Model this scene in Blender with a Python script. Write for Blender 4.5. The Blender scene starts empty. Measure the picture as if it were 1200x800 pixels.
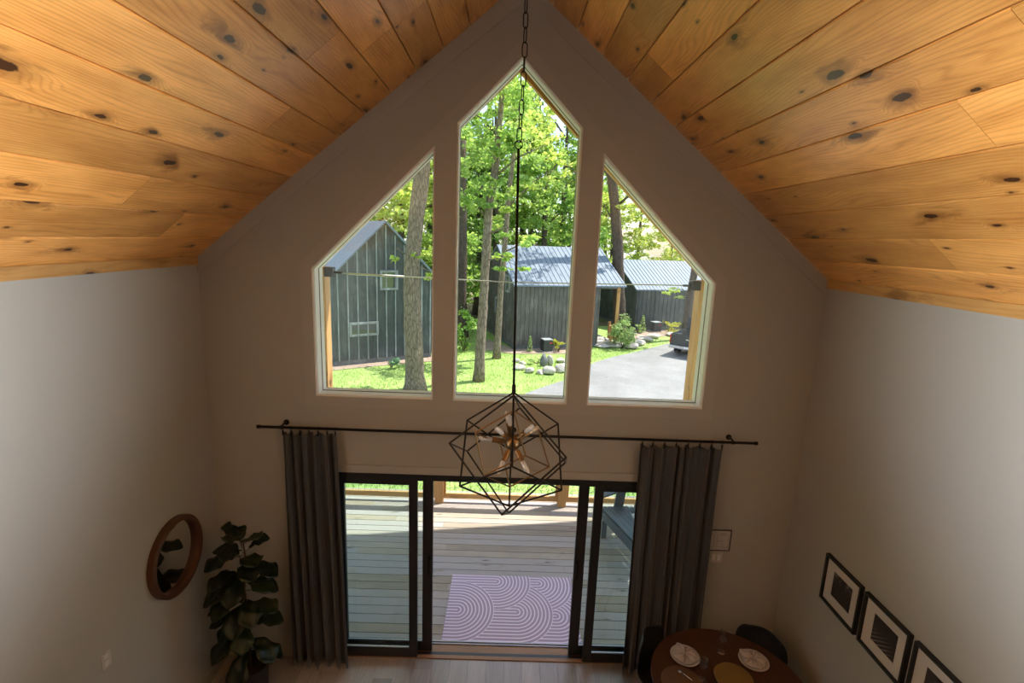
import bpy, bmesh, math, random
import numpy as np
from mathutils import Vector, Matrix
from mathutils.geometry import tessellate_polygon

random.seed(7)
sc = bpy.context.scene
COL = sc.collection
PI = math.pi
RNG = np.random.default_rng(11)

# ------------------------------------------------------------------ mesh builder
class MB:
    def __init__(self):
        self.v = []; self.f = []; self.m = []; self.uv = []; self.t = []
    def add(self, vs, fs, mi=0, uvs=None, tint=0.5):
        b = len(self.v)
        self.v += [tuple(p) for p in vs]
        for i, f in enumerate(fs):
            self.f.append([b + k for k in f]); self.m.append(mi); self.t.append(tint)
            self.uv.append(uvs[i] if uvs else None)
        return self
    def box(self, p0, p1, mi=0, rot=None, piv=None):
        x0, y0, z0 = p0; x1, y1, z1 = p1
        vs = [Vector(p) for p in ((x0,y0,z0),(x1,y0,z0),(x1,y1,z0),(x0,y1,z0),(x0,y0,z1),(x1,y0,z1),(x1,y1,z1),(x0,y1,z1))]
        if rot is not None:
            c = Vector(piv) if piv else (vs[0] + vs[6]) / 2
            vs = [c + rot @ (p - c) for p in vs]
        return self.add(vs, [(0,3,2,1),(4,5,6,7),(0,1,5,4),(1,2,6,5),(2,3,7,6),(3,0,4,7)], mi)
    def wood_box(self, p0, p1, axis, tint, off, mi=0):
        """box whose UV runs along the board: u along axis, v around it (metres)"""
        x0, y0, z0 = p0; x1, y1, z1 = p1
        vs = [(x0,y0,z0),(x1,y0,z0),(x1,y1,z0),(x0,y1,z0),(x0,y0,z1),(x1,y0,z1),(x1,y1,z1),(x0,y1,z1)]
        fs = [(0,3,2,1),(4,5,6,7),(0,1,5,4),(1,2,6,5),(2,3,7,6),(3,0,4,7)]
        o = [k for k in range(3) if k != axis]
        uvs = []
        for f in fs:
            uvs.append([(vs[k][axis] + off[0], vs[k][o[0]] + vs[k][o[1]] * 1.0 + off[1]) for k in f])
        return self.add(vs, fs, mi, uvs, tint)
    def beam(self, a, b, w, h, up=(0,0,1), mi=0, tint=0.5):
        a = Vector(a); b = Vector(b); d = (b - a); L = d.length; d.normalize()
        u = Vector(up); s = d.cross(u)
        if s.length < 1e-5: s = d.cross(Vector((1,0,0)))
        s.normalize(); u = s.cross(d)
        vs = []
        for p in (a, b):
            for (i, j) in ((-1,-1),(1,-1),(1,1),(-1,1)):
                vs.append(p + s * (i * w / 2) + u * (j * h / 2))
        fs = [(0,1,2,3),(7,6,5,4),(0,4,5,1),(1,5,6,2),(2,6,7,3),(3,7,4,0)]
        o = random.random() * 40
        uvs = [[(0+o,0),(0+o,w),(h+o,w),(h+o,0)]] * 2 + [[(o,k*.3),(o+L,k*.3),(o+L,k*.3+w),(o,k*.3+w)] for k in range(4)]
        return self.add(vs, fs, mi, uvs, tint)
    def tube(self, pts, r, n=8, mi=0, cap=True):
        P = [Vector(p) for p in pts]; N = len(P)
        R = r if isinstance(r, (list, tuple)) else [r] * N
        T = []
        for i in range(N):
            t = (P[min(i+1, N-1)] - P[max(i-1, 0)])
            T.append(t.normalized() if t.length > 1e-9 else Vector((0,0,1)))
        u = T[0].orthogonal().normalized()
        vs = []; uvv = []; s = 0
        for i in range(N):
            u = (u - T[i] * u.dot(T[i]))
            u = u.normalized() if u.length > 1e-6 else T[i].orthogonal().normalized()
            w = T[i].cross(u)
            if i: s += (P[i] - P[i-1]).length
            for k in range(n):
                a = 2 * PI * k / n
                vs.append(P[i] + u * (math.cos(a) * R[i]) + w * (math.sin(a) * R[i]))
            uvv.append(s)
        fs = []; uvs = []
        for i in range(N - 1):
            for k in range(n):
                k2 = (k + 1) % n
                fs.append((i*n+k, i*n+k2, (i+1)*n+k2, (i+1)*n+k))
                c = 2 * PI * R[0] / n
                uvs.append([(uvv[i], k*c), (uvv[i], (k+1)*c), (uvv[i+1], (k+1)*c), (uvv[i+1], k*c)])
        if cap:
            fs.append(tuple(range(n))[::-1]); uvs.append([(0,0)] * n)
            fs.append(tuple((N-1)*n + k for k in range(n))); uvs.append([(0,0)] * n)
        return self.add(vs, fs, mi, uvs)
    def lathe(self, prof, n=24, c=(0,0,0), mi=0, M=None):
        vs = []; fs = []; c = Vector(c)
        for (r, z) in prof:
            for k in range(n):
                a = 2 * PI * k / n
                p = Vector((r * math.cos(a), r * math.sin(a), z))
                if M is not None: p = M @ p
                vs.append(c + p)
        for i in range(len(prof) - 1):
            for k in range(n):
                k2 = (k + 1) % n
                fs.append((i*n+k, i*n+k2, (i+1)*n+k2, (i+1)*n+k))
        if prof[0][0] > 1e-6: fs.append(tuple(range(n))[::-1])
        if prof[-1][0] > 1e-6: fs.append(tuple((len(prof)-1)*n + k for k in range(n)))
        return self.add(vs, fs, mi)
    def plate(self, loops, f0, f1, mi=0):
        """polygon with holes, extruded between two mapping functions (2-D -> 3-D)"""
        tri = tessellate_polygon([[Vector((p[0], p[1], 0)) for p in l] for l in loops])
        flat = [p for l in loops for p in l]
        n = len(flat)
        vs = [f0(*p) for p in flat] + [f1(*p) for p in flat]
        fs = [tuple(t) for t in tri] + [tuple(n + k for k in t[::-1]) for t in tri]
        b = 0
        for l in loops:
            for i in range(len(l)):
                j = (i + 1) % len(l)
                fs.append((b+i, b+j, n+b+j, n+b+i))
            b += len(l)
        return self.add(vs, fs, mi)
    def xz(self, loops, y0, y1, mi=0):
        return self.plate(loops, lambda a, b: (a, y0, b), lambda a, b: (a, y1, b), mi)
    def xy(self, loops, z0, z1, mi=0):
        return self.plate(loops, lambda a, b: (a, b, z0), lambda a, b: (a, b, z1), mi)
    def build(self, name, mat, parent=None, smooth=False, bevel=0, local=False, recalc=True):
        V = np.array(self.v, dtype=float).reshape(-1, 3)
        if parent is None:
            mn = V.min(0); mx = V.max(0)
            org = Vector(((mn[0]+mx[0])/2, (mn[1]+mx[1])/2, mn[2]))
        else:
            org = Vector((0,0,0)) if local else world_loc(parent)
        V = V - np.array(org)
        me = bpy.data.meshes.new(name)
        me.from_pydata(V.tolist(), [], self.f)
        mats = mat if isinstance(mat, (list, tuple)) else [mat]
        for m in mats: me.materials.append(m)
        me.polygons.foreach_set('material_index', self.m)
        if any(u is not None for u in self.uv):
            ul = me.uv_layers.new(name='UVMap')
            flat = []
            for f, u in zip(self.f, self.uv):
                for k in range(len(f)): flat += list(u[k]) if u else [0.0, 0.0]
            ul.data.foreach_set('uv', flat)
            at = me.attributes.new('tint', 'FLOAT', 'FACE'); at.data.foreach_set('value', self.t)
        if recalc:
            bm = bmesh.new(); bm.from_mesh(me); bmesh.ops.recalc_face_normals(bm, faces=bm.faces); bm.to_mesh(me); bm.free()
        if smooth:
            me.polygons.foreach_set('use_smooth', [True] * len(me.polygons))
        me.update()
        o = bpy.data.objects.new(name, me); COL.objects.link(o)
        if parent is None: o.location = org
        else: o.parent = parent
        if smooth == 'auto':
            me.set_sharp_from_angle(angle=math.radians(40))
        if bevel:
            b = o.modifiers.new('bevel', 'BEVEL'); b.width = bevel; b.segments = 2; b.limit_method = 'ANGLE'; b.angle_limit = math.radians(40)
        return o

def world_loc(o):
    p = Vector(o.location)
    while o.parent is not None:
        o = o.parent; p = p + o.location
    return p

def tag(o, label=None, cat=None, group=None, kind=None):
    if label: o['label'] = label
    if cat: o['category'] = cat
    if group: o['group'] = group
    if kind: o['kind'] = kind
    return o

def thing(name, loc, label, cat, group=None, rz=0, kind=None):
    o = bpy.data.objects.new(name, None); COL.objects.link(o)
    o.empty_display_size = 0.1
    o.location = loc; o.rotation_euler = (0, 0, rz)
    return tag(o, label, cat, group, kind)

def copy_tree(o, parent=None):
    c = o.copy(); COL.objects.link(c); c.parent = parent
    for ch in [x for x in bpy.data.objects if x.parent == o]: copy_tree(ch, c)
    return c

# ------------------------------------------------------------------ materials
class NT:
    def __init__(self, name):
        self.m = bpy.data.materials.new(name); self.m.use_nodes = True
        self.t = self.m.node_tree; self.t.nodes.clear()
        self.out = self.n('ShaderNodeOutputMaterial')
    def n(self, typ, **kw):
        nd = self.t.nodes.new(typ)
        for k, v in kw.items():
            if k.startswith('_'): nd.inputs[k[1:].replace('_', ' ')].default_value = v
            else: setattr(nd, k, v)
        return nd
    def l(self, a, b): self.t.links.new(a, b)
    def val(self, sock, x):
        if isinstance(x, bpy.types.NodeSocket): self.l(x, sock)
        else: sock.default_value = x
    def math(self, op, a, b=0.0, c=None, clamp=False):
        nd = self.n('ShaderNodeMath', operation=op, use_clamp=clamp)
        self.val(nd.inputs[0], a); self.val(nd.inputs[1], b)
        if c is not None: self.val(nd.inputs[2], c)
        return nd.outputs[0]
    def mix(self, f, a, b, blend='MIX'):
        nd = self.n('ShaderNodeMix', data_type='RGBA', blend_type=blend)
        self.val(nd.inputs['Factor'], f)
        for s, x in ((nd.inputs[6], a), (nd.inputs[7], b)):
            if isinstance(x, bpy.types.NodeSocket): self.l(x, s)
            else: s.default_value = (*x, 1)
        return nd.outputs[2]
    def ramp(self, f, stops):
        nd = self.n('ShaderNodeValToRGB'); e = nd.color_ramp.elements
        while len(e) > 1: e.remove(e[-1])
        e[0].position = stops[0][0]; e[0].color = (*stops[0][1], 1)
        for p, c in stops[1:]:
            x = e.new(p); x.color = (*c, 1)
        self.l(f, nd.inputs[0]); return nd.outputs[0]
    def smooth(self, x, a, b, lo=0.0, hi=1.0):
        nd = self.n('ShaderNodeMapRange', interpolation_type='SMOOTHSTEP')
        self.val(nd.inputs[0], x)
        for i, q in enumerate((a, b, lo, hi)): nd.inputs[i+1].default_value = q
        return nd.outputs[0]
    def noise(self, vec, scale, detail=3, rough=0.5, dist=0.0, dim='3D'):
        nd = self.n('ShaderNodeTexNoise', noise_dimensions=dim)
        nd.inputs['Scale'].default_value = scale; nd.inputs['Detail'].default_value = detail
        nd.inputs['Roughness'].default_value = rough; nd.inputs['Distortion'].default_value = dist
        self.l(vec, nd.inputs['Vector']); return nd.outputs[0]
    def mapping(self, vec, scale=(1,1,1), loc=(0,0,0), rot=(0,0,0)):
        nd = self.n('ShaderNodeMapping'); self.l(vec, nd.inputs[0])
        nd.inputs['Scale'].default_value = scale; nd.inputs['Location'].default_value = loc; nd.inputs['Rotation'].default_value = rot
        return nd.outputs[0]
    def comb(self, x, y, z=0.0):
        nd = self.n('ShaderNodeCombineXYZ')
        for s, q in zip(nd.inputs, (x, y, z)): self.val(s, q)
        return nd.outputs[0]
    def sep(self, v):
        nd = self.n('ShaderNodeSeparateXYZ'); self.l(v, nd.inputs[0]); return nd.outputs
    def coord(self, w='Object'): return self.n('ShaderNodeTexCoord').outputs[w]
    def attr(self, name): return self.n('ShaderNodeAttribute', attribute_name=name).outputs['Fac']
    def bsdf(self, col, rough=0.6, metal=0.0, spec=0.5, bump=None, bstr=0.3, bdist=0.01, **kw):
        b = self.n('ShaderNodeBsdfPrincipled')
        s = b.inputs['Base Color']
        if isinstance(col, bpy.types.NodeSocket): self.l(col, s)
        else: s.default_value = (*col, 1)
        self.val(b.inputs['Roughness'], rough); self.val(b.inputs['Metallic'], metal)
        b.inputs['Specular IOR Level'].default_value = spec
        for k, v in kw.items(): b.inputs[k.replace('_', ' ')].default_value = v
        if bump is not None:
            nd = self.n('ShaderNodeBump'); nd.inputs['Strength'].default_value = bstr; nd.inputs['Distance'].default_value = bdist
            self.l(bump, nd.inputs['Height']); self.l(nd.outputs[0], b.inputs['Normal'])
        self.l(b.outputs[0], self.out.inputs[0]); return b

def plain(name, col, rough=0.6, metal=0.0, spec=0.5, nscale=6, amt=0.12, bump=0.0, bscale=80, **kw):
    t = NT(name); c = t.coord()
    f = t.noise(c, nscale, 4, 0.6)
    dark = tuple(x * (1 - amt) for x in col); lite = tuple(min(1, x * (1 + amt)) for x in col)
    colr = t.mix(f, dark, lite)
    b = t.noise(c, bscale, 3) if bump else None
    t.bsdf(colr, rough, metal, spec, b, bump, 0.002, **kw)
    return t.m

def wood(name, light, dark, knot, rough=0.4, spec=0.5, knots=True, ring=26.0, tint_amt=0.35, kdens=0.55, kscale=(1.5, 3.6), grey=None, bstr=0.15, knot_r=0.16, contrast=1.0):
    """board wood from UVs (u along the board, v across, in metres) and a per-board tint"""
    t = NT(name); uv = t.coord('UV'); ti = t.attr('tint')
    s = t.sep(uv); u, v = s[0], s[1]
    warp = t.noise(t.comb(t.math('MULTIPLY', u, 0.42), t.math('MULTIPLY', v, 2.6), 0), 1.3, 2, 0.45, 0, '3D')
    vor = None; kd = None; sel = None
    if knots:
        kv = t.comb(t.math('MULTIPLY', u, kscale[0]), t.math('MULTIPLY', v, kscale[1]), 0.0)
        nd = t.n('ShaderNodeTexVoronoi', voronoi_dimensions='2D', feature='F1'); nd.inputs['Scale'].default_value = 1.0
        t.l(kv, nd.inputs['Vector']); kd0 = nd.outputs['Distance']
        cs = t.n('ShaderNodeSeparateColor'); t.l(nd.outputs['Color'], cs.inputs[0])
        ve = t.n('ShaderNodeTexVoronoi', voronoi_dimensions='2D', feature='DISTANCE_TO_EDGE'); ve.inputs['Scale'].default_value = 1.0
        t.l(kv, ve.inputs['Vector'])
        sel = t.math('MULTIPLY', t.math('GREATER_THAN', cs.outputs[0], 1 - kdens), t.smooth(ve.outputs['Distance'], 0.01, 0.16))
        wob = t.noise(t.comb(t.math('MULTIPLY', u, 9), t.math('MULTIPLY', v, 16), 0), 1.5, 3, 0.6)
        size = t.math('MULTIPLY_ADD', t.math('POWER', cs.outputs[1], 1.6), 1.0, 0.22)
        kd = t.math('DIVIDE', t.math('ADD', kd0, t.math('MULTIPLY_ADD', wob, 0.16, -0.08)), size)
        pull = t.math('MULTIPLY', t.smooth(kd, 0.62, 0.02), sel)
        vv = t.math('ADD', v, t.math('MULTIPLY', pull, 0.085))
    else:
        vv = v
    phase = t.math('ADD', t.math('MULTIPLY', vv, ring), t.math('MULTIPLY', warp, ring * 0.36))
    w = t.math('MULTIPLY_ADD', t.math('SINE', t.math('MULTIPLY', phase, 2 * PI)), 0.5, 0.5)
    w = t.math('POWER', w, 3.0)
    fine = t.noise(t.comb(t.math('MULTIPLY', u, 2.5), t.math('MULTIPLY', v, 170), 0), 1.0, 3, 0.6)
    blot = t.noise(t.comb(t.math('MULTIPLY', u, 1.1), t.math('MULTIPLY', v, 5), 0), 1.6, 4, 0.6)
    g = t.math('ADD', t.math('MULTIPLY', w, 0.22 * contrast), t.math('MULTIPLY_ADD', fine, 0.55 * contrast, -0.12 * contrast))
    g = t.math('ADD', g, t.math('MULTIPLY_ADD', blot, 1.25 * contrast, -0.56 * contrast), clamp=True)
    col = t.mix(g, light, dark)
    tv = t.math('MULTIPLY_ADD', ti, tint_amt, 1.0 - tint_amt / 2)
    tc = t.n('ShaderNodeCombineColor')
    for k in range(3): t.l(tv, tc.inputs[k])
    col = t.mix(1.0, col, tc.outputs[0], 'MULTIPLY')
    if grey: col = t.mix(t.math('MULTIPLY', t.smooth(ti, 0.35, 0.9), 0.75), col, grey)
    if knots:
        sm = t.noise(t.comb(t.math('MULTIPLY', u, 1.5), t.math('MULTIPLY', v, 7.0), 3.0), 1.4, 4, 0.62, 0.9)
        near = t.math('MULTIPLY', t.smooth(kd, 1.1, 0.15), sel)
        streak = t.math('MULTIPLY', t.math('MULTIPLY', t.smooth(sm, 0.50, 0.66), near), 0.62 * contrast)
        col = t.mix(streak, col, tuple(0.5 * a + 0.5 * b for a, b in zip(dark, knot)))
        halo = t.math('MULTIPLY', t.math('MULTIPLY', t.smooth(kd, knot_r * 3.4, knot_r * 0.8), sel), 0.55)
        col = t.mix(halo, col, tuple(0.35 * a + 0.65 * b for a, b in zip(dark, knot)))
        core = t.math('MULTIPLY', t.smooth(kd, knot_r * 1.02, knot_r * 0.80), sel)
        col = t.mix(t.math('MULTIPLY', core, 0.92), col, knot)
    t.bsdf(col, rough, 0, spec, t.math('SUBTRACT', 1.0, g), bstr, 0.002)
    return t.m

def glass(name, tint=(0.93, 0.97, 0.95), refl=1.0, painted_shine=0.0):
    t = NT(name)
    tr = t.n('ShaderNodeBsdfTransparent'); tr.inputs[0].default_value = (*tint, 1)
    gl = t.n('ShaderNodeBsdfGlossy'); gl.inputs['Roughness'].default_value = 0.02
    fr = t.n('ShaderNodeFresnel'); bf = t.n('ShaderNodeNewGeometry').outputs['Backfacing']
    t.l(t.math('MULTIPLY_ADD', bf, 1 / 1.45 - 1.45, 1.45), fr.inputs['IOR'])   # same reflectance on both faces of the sheet
    mx = t.n('ShaderNodeMixShader'); t.l(t.math('MULTIPLY', fr.outputs[0], refl, clamp=True), mx.inputs[0])
    t.l(tr.outputs[0], mx.inputs[1]); t.l(gl.outputs[0], mx.inputs[2]); last = mx.outputs[0]
    if painted_shine:
        df = t.n('ShaderNodeBsdfDiffuse'); df.inputs[0].default_value = (0.95, 0.95, 0.93, 1)  # diffuse white stands in for bright reflections in the clear bulb glass
        m2 = t.n('ShaderNodeMixShader'); m2.inputs[0].default_value = painted_shine; t.l(last, m2.inputs[1]); t.l(df.outputs[0], m2.inputs[2]); last = m2.outputs[0]
    t.l(last, t.out.inputs[0])
    return t.m

def leafmat(name, c1, c2, c3, trans=0.45, rough=0.55, spec=0.3):
    t = NT(name)
    r = t.n('ShaderNodeNewGeometry').outputs['Random Per Island']
    col = t.ramp(r, [(0.0, c1), (0.55, c2), (1.0, c3)])
    b = t.n('ShaderNodeBsdfPrincipled'); t.l(col, b.inputs['Base Color']); b.inputs['Roughness'].default_value = rough
    b.inputs['Specular IOR Level'].default_value = spec
    tl = t.n('ShaderNodeBsdfTranslucent'); t.l(t.mix(1.0, col, (1.25, 1.3, 0.75), 'MULTIPLY'), tl.inputs[0])
    mx = t.n('ShaderNodeMixShader'); mx.inputs[0].default_value = trans
    t.l(b.outputs[0], mx.inputs[1]); t.l(tl.outputs[0], mx.inputs[2]); t.l(mx.outputs[0], t.out.inputs[0])
    return t.m

M = {}
M['wall'] = plain('wall_paint', (0.425, 0.42, 0.385), 0.85, 0, 0.3, 2.0, 0.03, 0.12, 160)
M['trimpaint'] = plain('trim_paint', (0.44, 0.433, 0.398), 0.5, 0, 0.4, 3, 0.03, 0.05, 60)
M['ceil'] = wood('knotty_pine_ceiling', (0.84, 0.42, 0.115), (0.40, 0.14, 0.022), (0.030, 0.010, 0.006), 0.30, 0.5, True, 52, 0.40, 0.36, (2.5, 6.6), knot_r=0.135, contrast=1.15)
M['backwood'] = plain('dark_back_wall', (0.10, 0.07, 0.045), 0.7)
M['pine'] = wood('pine_trim', (0.62, 0.36, 0.12), (0.40, 0.19, 0.05), (0.05, 0.02, 0.01), 0.4, 0.4, True, 26, 0.2, 0.3)
M['sillwood'] = wood('worn_sill_wood', (0.34, 0.20, 0.11), (0.19, 0.10, 0.05), (0.05, 0.02, 0.01), 0.5, 0.4, False, 40, 0.2)
M['post'] = wood('porch_timber', (0.62, 0.36, 0.15), (0.40, 0.20, 0.07), (0.10, 0.05, 0.02), 0.7, 0.2, True, 22, 0.2, 0.3)
M['deck'] = wood('weathered_deck', (0.45, 0.385, 0.30), (0.235, 0.185, 0.135), (0.11, 0.08, 0.055), 0.75, 0.25, True, 55, 0.40, 0.22, (2.2, 9.0), grey=(0.355, 0.335, 0.34), knot_r=0.055, contrast=0.8)
M['floor'] = wood('brown_floor_planks', (0.375, 0.35, 0.343), (0.215, 0.187, 0.175), (0.04, 0.025, 0.018), 0.30, 0.6, False, 40, 0.5, bstr=0.08)
M['walnut'] = wood('walnut_table', (0.085, 0.034, 0.017), (0.04, 0.015, 0.008), (0.04, 0.015, 0.01), 0.4, 0.4, False, 18, 0.1, bstr=0.05)
M['vinyl'] = plain('white_window_vinyl', (0.90, 0.90, 0.89), 0.4, 0, 0.5, 8, 0.03)
M['blackframe'] = plain('black_door_frame', (0.016, 0.017, 0.019), 0.38, 0, 0.5, 12, 0.2)
M['alu'] = plain('track_aluminium', (0.42, 0.42, 0.46), 0.35, 0.8, 0.5, 20, 0.1)
M['glassw'] = glass('window_glass', (0.985, 0.995, 0.99))
M['glassd'] = glass('door_glass', (0.92, 0.968, 0.952))
M['blackmetal'] = plain('black_metal', (0.018, 0.016, 0.015), 0.45, 0.6, 0.5, 20, 0.2)
M['brass'] = plain('aged_brass', (0.30, 0.185, 0.085), 0.32, 0.9, 0.5, 20, 0.15)
M['bulb'] = glass('bulb_glass', (0.95, 0.95, 0.95), 2.5, 0.40)
M['stemware'] = glass('stemware_glass', (0.97, 0.97, 0.97), 1.2)
M['filament'] = plain('bulb_filament', (0.9, 0.88, 0.82), 0.4, 0.2, 0.5, 30, 0.1)
M['mirror'] = plain('mirror_silver', (0.78, 0.79, 0.78), 0.02, 1.0, 0.5, 3, 0.01)
M['oakframe'] = plain('mirror_wood', (0.085, 0.033, 0.015), 0.5, 0, 0.4, 14, 0.35)
M['blackwood'] = plain('black_frame_paint', (0.014, 0.013, 0.012), 0.45, 0, 0.45, 12, 0.2)
M['mat'] = plain('picture_mat_board', (0.62, 0.58, 0.54), 0.9, 0, 0.1, 20, 0.03)
M['plastic'] = plain('white_plastic', (0.54, 0.52, 0.49), 0.4, 0, 0.5, 10, 0.03)
M['darkslot'] = plain('dark_slot', (0.03, 0.03, 0.03), 0.6)
M['shell'] = plain('black_chair_shell', (0.012, 0.013, 0.014), 0.42, 0, 0.5, 8, 0.2)
M['china'] = plain('stoneware_plate', (0.50, 0.47, 0.46), 0.3, 0, 0.5, 8, 0.04)
M['linen'] = plain('linen_napkin', (0.47, 0.43, 0.42), 0.9, 0, 0.1, 40, 0.08, 0.3, 300)
M['bowl'] = plain('ochre_bowl', (0.20, 0.12, 0.028), 0.4, 0, 0.5, 8, 0.15)
M['bowlin'] = plain('olive_bowl_glaze', (0.06, 0.05, 0.022), 0.35, 0, 0.5, 8, 0.2)
M['straw'] = plain('woven_straw', (0.13, 0.068, 0.032), 0.8, 0, 0.2, 60, 0.35, 0.5, 120)
M['steel'] = plain('polished_steel', (0.75, 0.75, 0.75), 0.15, 1.0, 0.5, 8, 0.05)
M['pot'] = plain('dark_plant_pot', (0.015, 0.014, 0.014), 0.5, 0, 0.5, 10, 0.2)
M['soil'] = plain('potting_soil', (0.05, 0.035, 0.025), 0.95, 0, 0.1, 60, 0.4, 0.6, 60)
M['stem'] = plain('plant_stem', (0.10, 0.065, 0.04), 0.8, 0, 0.2, 30, 0.3)
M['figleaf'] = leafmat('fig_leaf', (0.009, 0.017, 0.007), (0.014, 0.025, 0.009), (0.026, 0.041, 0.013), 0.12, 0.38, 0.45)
M['benchgrey'] = plain('grey_bench_slats', (0.12, 0.135, 0.16), 0.5, 0, 0.4, 10, 0.15)
M['roofmetal'] = plain('grey_metal_roof', (0.18, 0.222, 0.275), 0.6, 0.0, 0.3, 1.5, 0.10)
M['truckbody'] = plain('dark_truck_paint', (0.05, 0.055, 0.06), 0.25, 0.3, 0.5, 3, 0.1)
M['truckglass'] = plain('dark_truck_glass', (0.015, 0.018, 0.02), 0.08, 0, 0.6)
M['tyre'] = plain('tyre_rubber', (0.018, 0.018, 0.018), 0.85, 0, 0.2, 30, 0.2)
M['red'] = plain('red_lens', (0.55, 0.04, 0.025), 0.2, 0, 0.5)
M['white'] = plain('white_paint', (0.75, 0.75, 0.74), 0.5, 0, 0.4)
M['chrome'] = plain('bumper_chrome', (0.5, 0.5, 0.52), 0.25, 0.9, 0.5)
M['acgrey'] = plain('condenser_grey', (0.085, 0.09, 0.095), 0.5, 0.2, 0.4, 10, 0.15)
M['acgreytop'] = plain('condenser_lid', (0.42, 0.44, 0.46), 0.45, 0.3, 0.4)
M['wire'] = plain('galvanised_wire', (0.35, 0.35, 0.35), 0.45, 0.7, 0.5)
M['wirel'] = plain('pale_cable', (0.62, 0.62, 0.60), 0.45, 0.3, 0.5)

def siding_mat(name, col):
    t = NT(name); c = t.coord()
    f = t.noise(t.mapping(c, (5, 5, 0.7)), 2.0, 5, 0.65)
    g = t.noise(c, 1.1, 4, 0.6)
    k = t.math('ADD', t.math('MULTIPLY', f, 0.6), t.math('MULTIPLY', g, 0.5))
    col2 = t.ramp(k, [(0.30, tuple(x * 0.55 for x in col)), (0.55, col), (0.80, tuple(min(1, x * 2.1) for x in col))])
    t.bsdf(col2, 0.8, 0, 0.25, f, 0.3, 0.01); return t.m
M['siding'] = siding_mat('charcoal_siding', (0.085, 0.095, 0.095))
M['sidingb'] = siding_mat('weathered_brown_siding', (0.155, 0.145, 0.132))
M['batten'] = siding_mat('pale_battens', (0.26, 0.28, 0.285))

def bark(name, light, dark, sc_=1.0):
    t = NT(name); c = t.coord()
    v = t.n('ShaderNodeTexVoronoi', feature='DISTANCE_TO_EDGE'); v.inputs['Scale'].default_value = 1.0
    t.l(t.mapping(c, (16 * sc_, 16 * sc_, 3.2 * sc_)), v.inputs['Vector'])
    n = t.noise(t.mapping(c, (8, 8, 2.2)), 2.2, 6, 0.7, 0.8)
    k = t.math('ADD', t.math('MULTIPLY', t.smooth(v.outputs[0], 0.0, 0.22), 0.55), t.math('MULTIPLY_ADD', n, 1.1, -0.3), clamp=True)
    t.bsdf(t.mix(k, dark, light), 0.9, 0, 0.15, k, 0.9, 0.03); return t.m
M['bark'] = bark('oak_bark', (0.36, 0.29, 0.215), (0.10, 0.075, 0.055))
M['barkd'] = bark('dark_bark', (0.17, 0.13, 0.10), (0.05, 0.04, 0.032))

M['leafA'] = leafmat('spring_leaves', (0.21, 0.33, 0.10), (0.34, 0.49, 0.15), (0.55, 0.65, 0.26), 0.60)
M['leafB'] = leafmat('yellow_green_leaves', (0.31, 0.42, 0.12), (0.49, 0.58, 0.18), (0.72, 0.74, 0.32), 0.60)
M['leafC'] = leafmat('deep_green_leaves', (0.10, 0.21, 0.05), (0.18, 0.33, 0.07), (0.32, 0.47, 0.11), 0.5)
M['leafP'] = leafmat('pale_shrub_leaves', (0.22, 0.34, 0.12), (0.36, 0.48, 0.20), (0.52, 0.60, 0.30), 0.35)
M['leafY'] = leafmat('golden_shrub_leaves', (0.34, 0.36, 0.07), (0.50, 0.50, 0.10), (0.66, 0.62, 0.16), 0.35)
M['leafG'] = leafmat('bluish_hosta_leaves', (0.18, 0.30, 0.20), (0.28, 0.42, 0.28), (0.40, 0.52, 0.36), 0.3)
M['grassblade'] = leafmat('grass_blades', (0.25, 0.36, 0.10), (0.37, 0.48, 0.16), (0.54, 0.61, 0.26), 0.4)

def ground_mat(name, a, b, c_, s1=0.35, s2=9.0, rough=0.95, bs=0.4):
    t = NT(name); c = t.coord()
    k = t.math('ADD', t.math('MULTIPLY', t.noise(c, s1, 4, 0.6), 0.55), t.math('MULTIPLY', t.noise(c, s2, 5, 0.7), 0.5))
    t.bsdf(t.ramp(k, [(0.30, a), (0.52, b), (0.75, c_)]), rough, 0, 0.1, t.noise(c, s2 * 2, 4, 0.7), bs, 0.03); return t.m
M['lawn'] = ground_mat('lawn', (0.17, 0.27, 0.07), (0.29, 0.41, 0.12), (0.45, 0.53, 0.22), 0.5, 7)
M['gravel'] = ground_mat('driveway_gravel', (0.175, 0.174, 0.17), (0.26, 0.258, 0.253), (0.36, 0.357, 0.35), 0.5, 14)
M['bed'] = ground_mat('garden_mulch', (0.22, 0.15, 0.115), (0.36, 0.27, 0.21), (0.50, 0.42, 0.35), 0.8, 10)
M['woodfloor'] = ground_mat('forest_litter', (0.10, 0.085, 0.05), (0.20, 0.16, 0.09), (0.16, 0.26, 0.06), 0.6, 5)
M['rock'] = ground_mat('pale_fieldstone', (0.28, 0.25, 0.22), (0.50, 0.46, 0.41), (0.70, 0.66, 0.60), 1.2, 7)
M['rockd'] = ground_mat('dark_fieldstone', (0.08, 0.085, 0.085), (0.17, 0.18, 0.175), (0.30, 0.31, 0.30), 1.2, 7)

def curtain_mat():
    t = NT('grey_curtain_fabric'); c = t.coord()
    n = t.noise(t.mapping(c, (1, 1, 12)), 30, 3, 0.6)
    col = t.mix(n, (0.047, 0.050, 0.057), (0.077, 0.081, 0.091))
    b = t.n('ShaderNodeBsdfPrincipled'); t.l(col, b.inputs['Base Color']); b.inputs['Roughness'].default_value = 0.65
    b.inputs['Sheen Weight'].default_value = 0.25
    t.l(b.outputs[0], t.out.inputs[0]); return t.m
M['curtain'] = curtain_mat()

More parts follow.
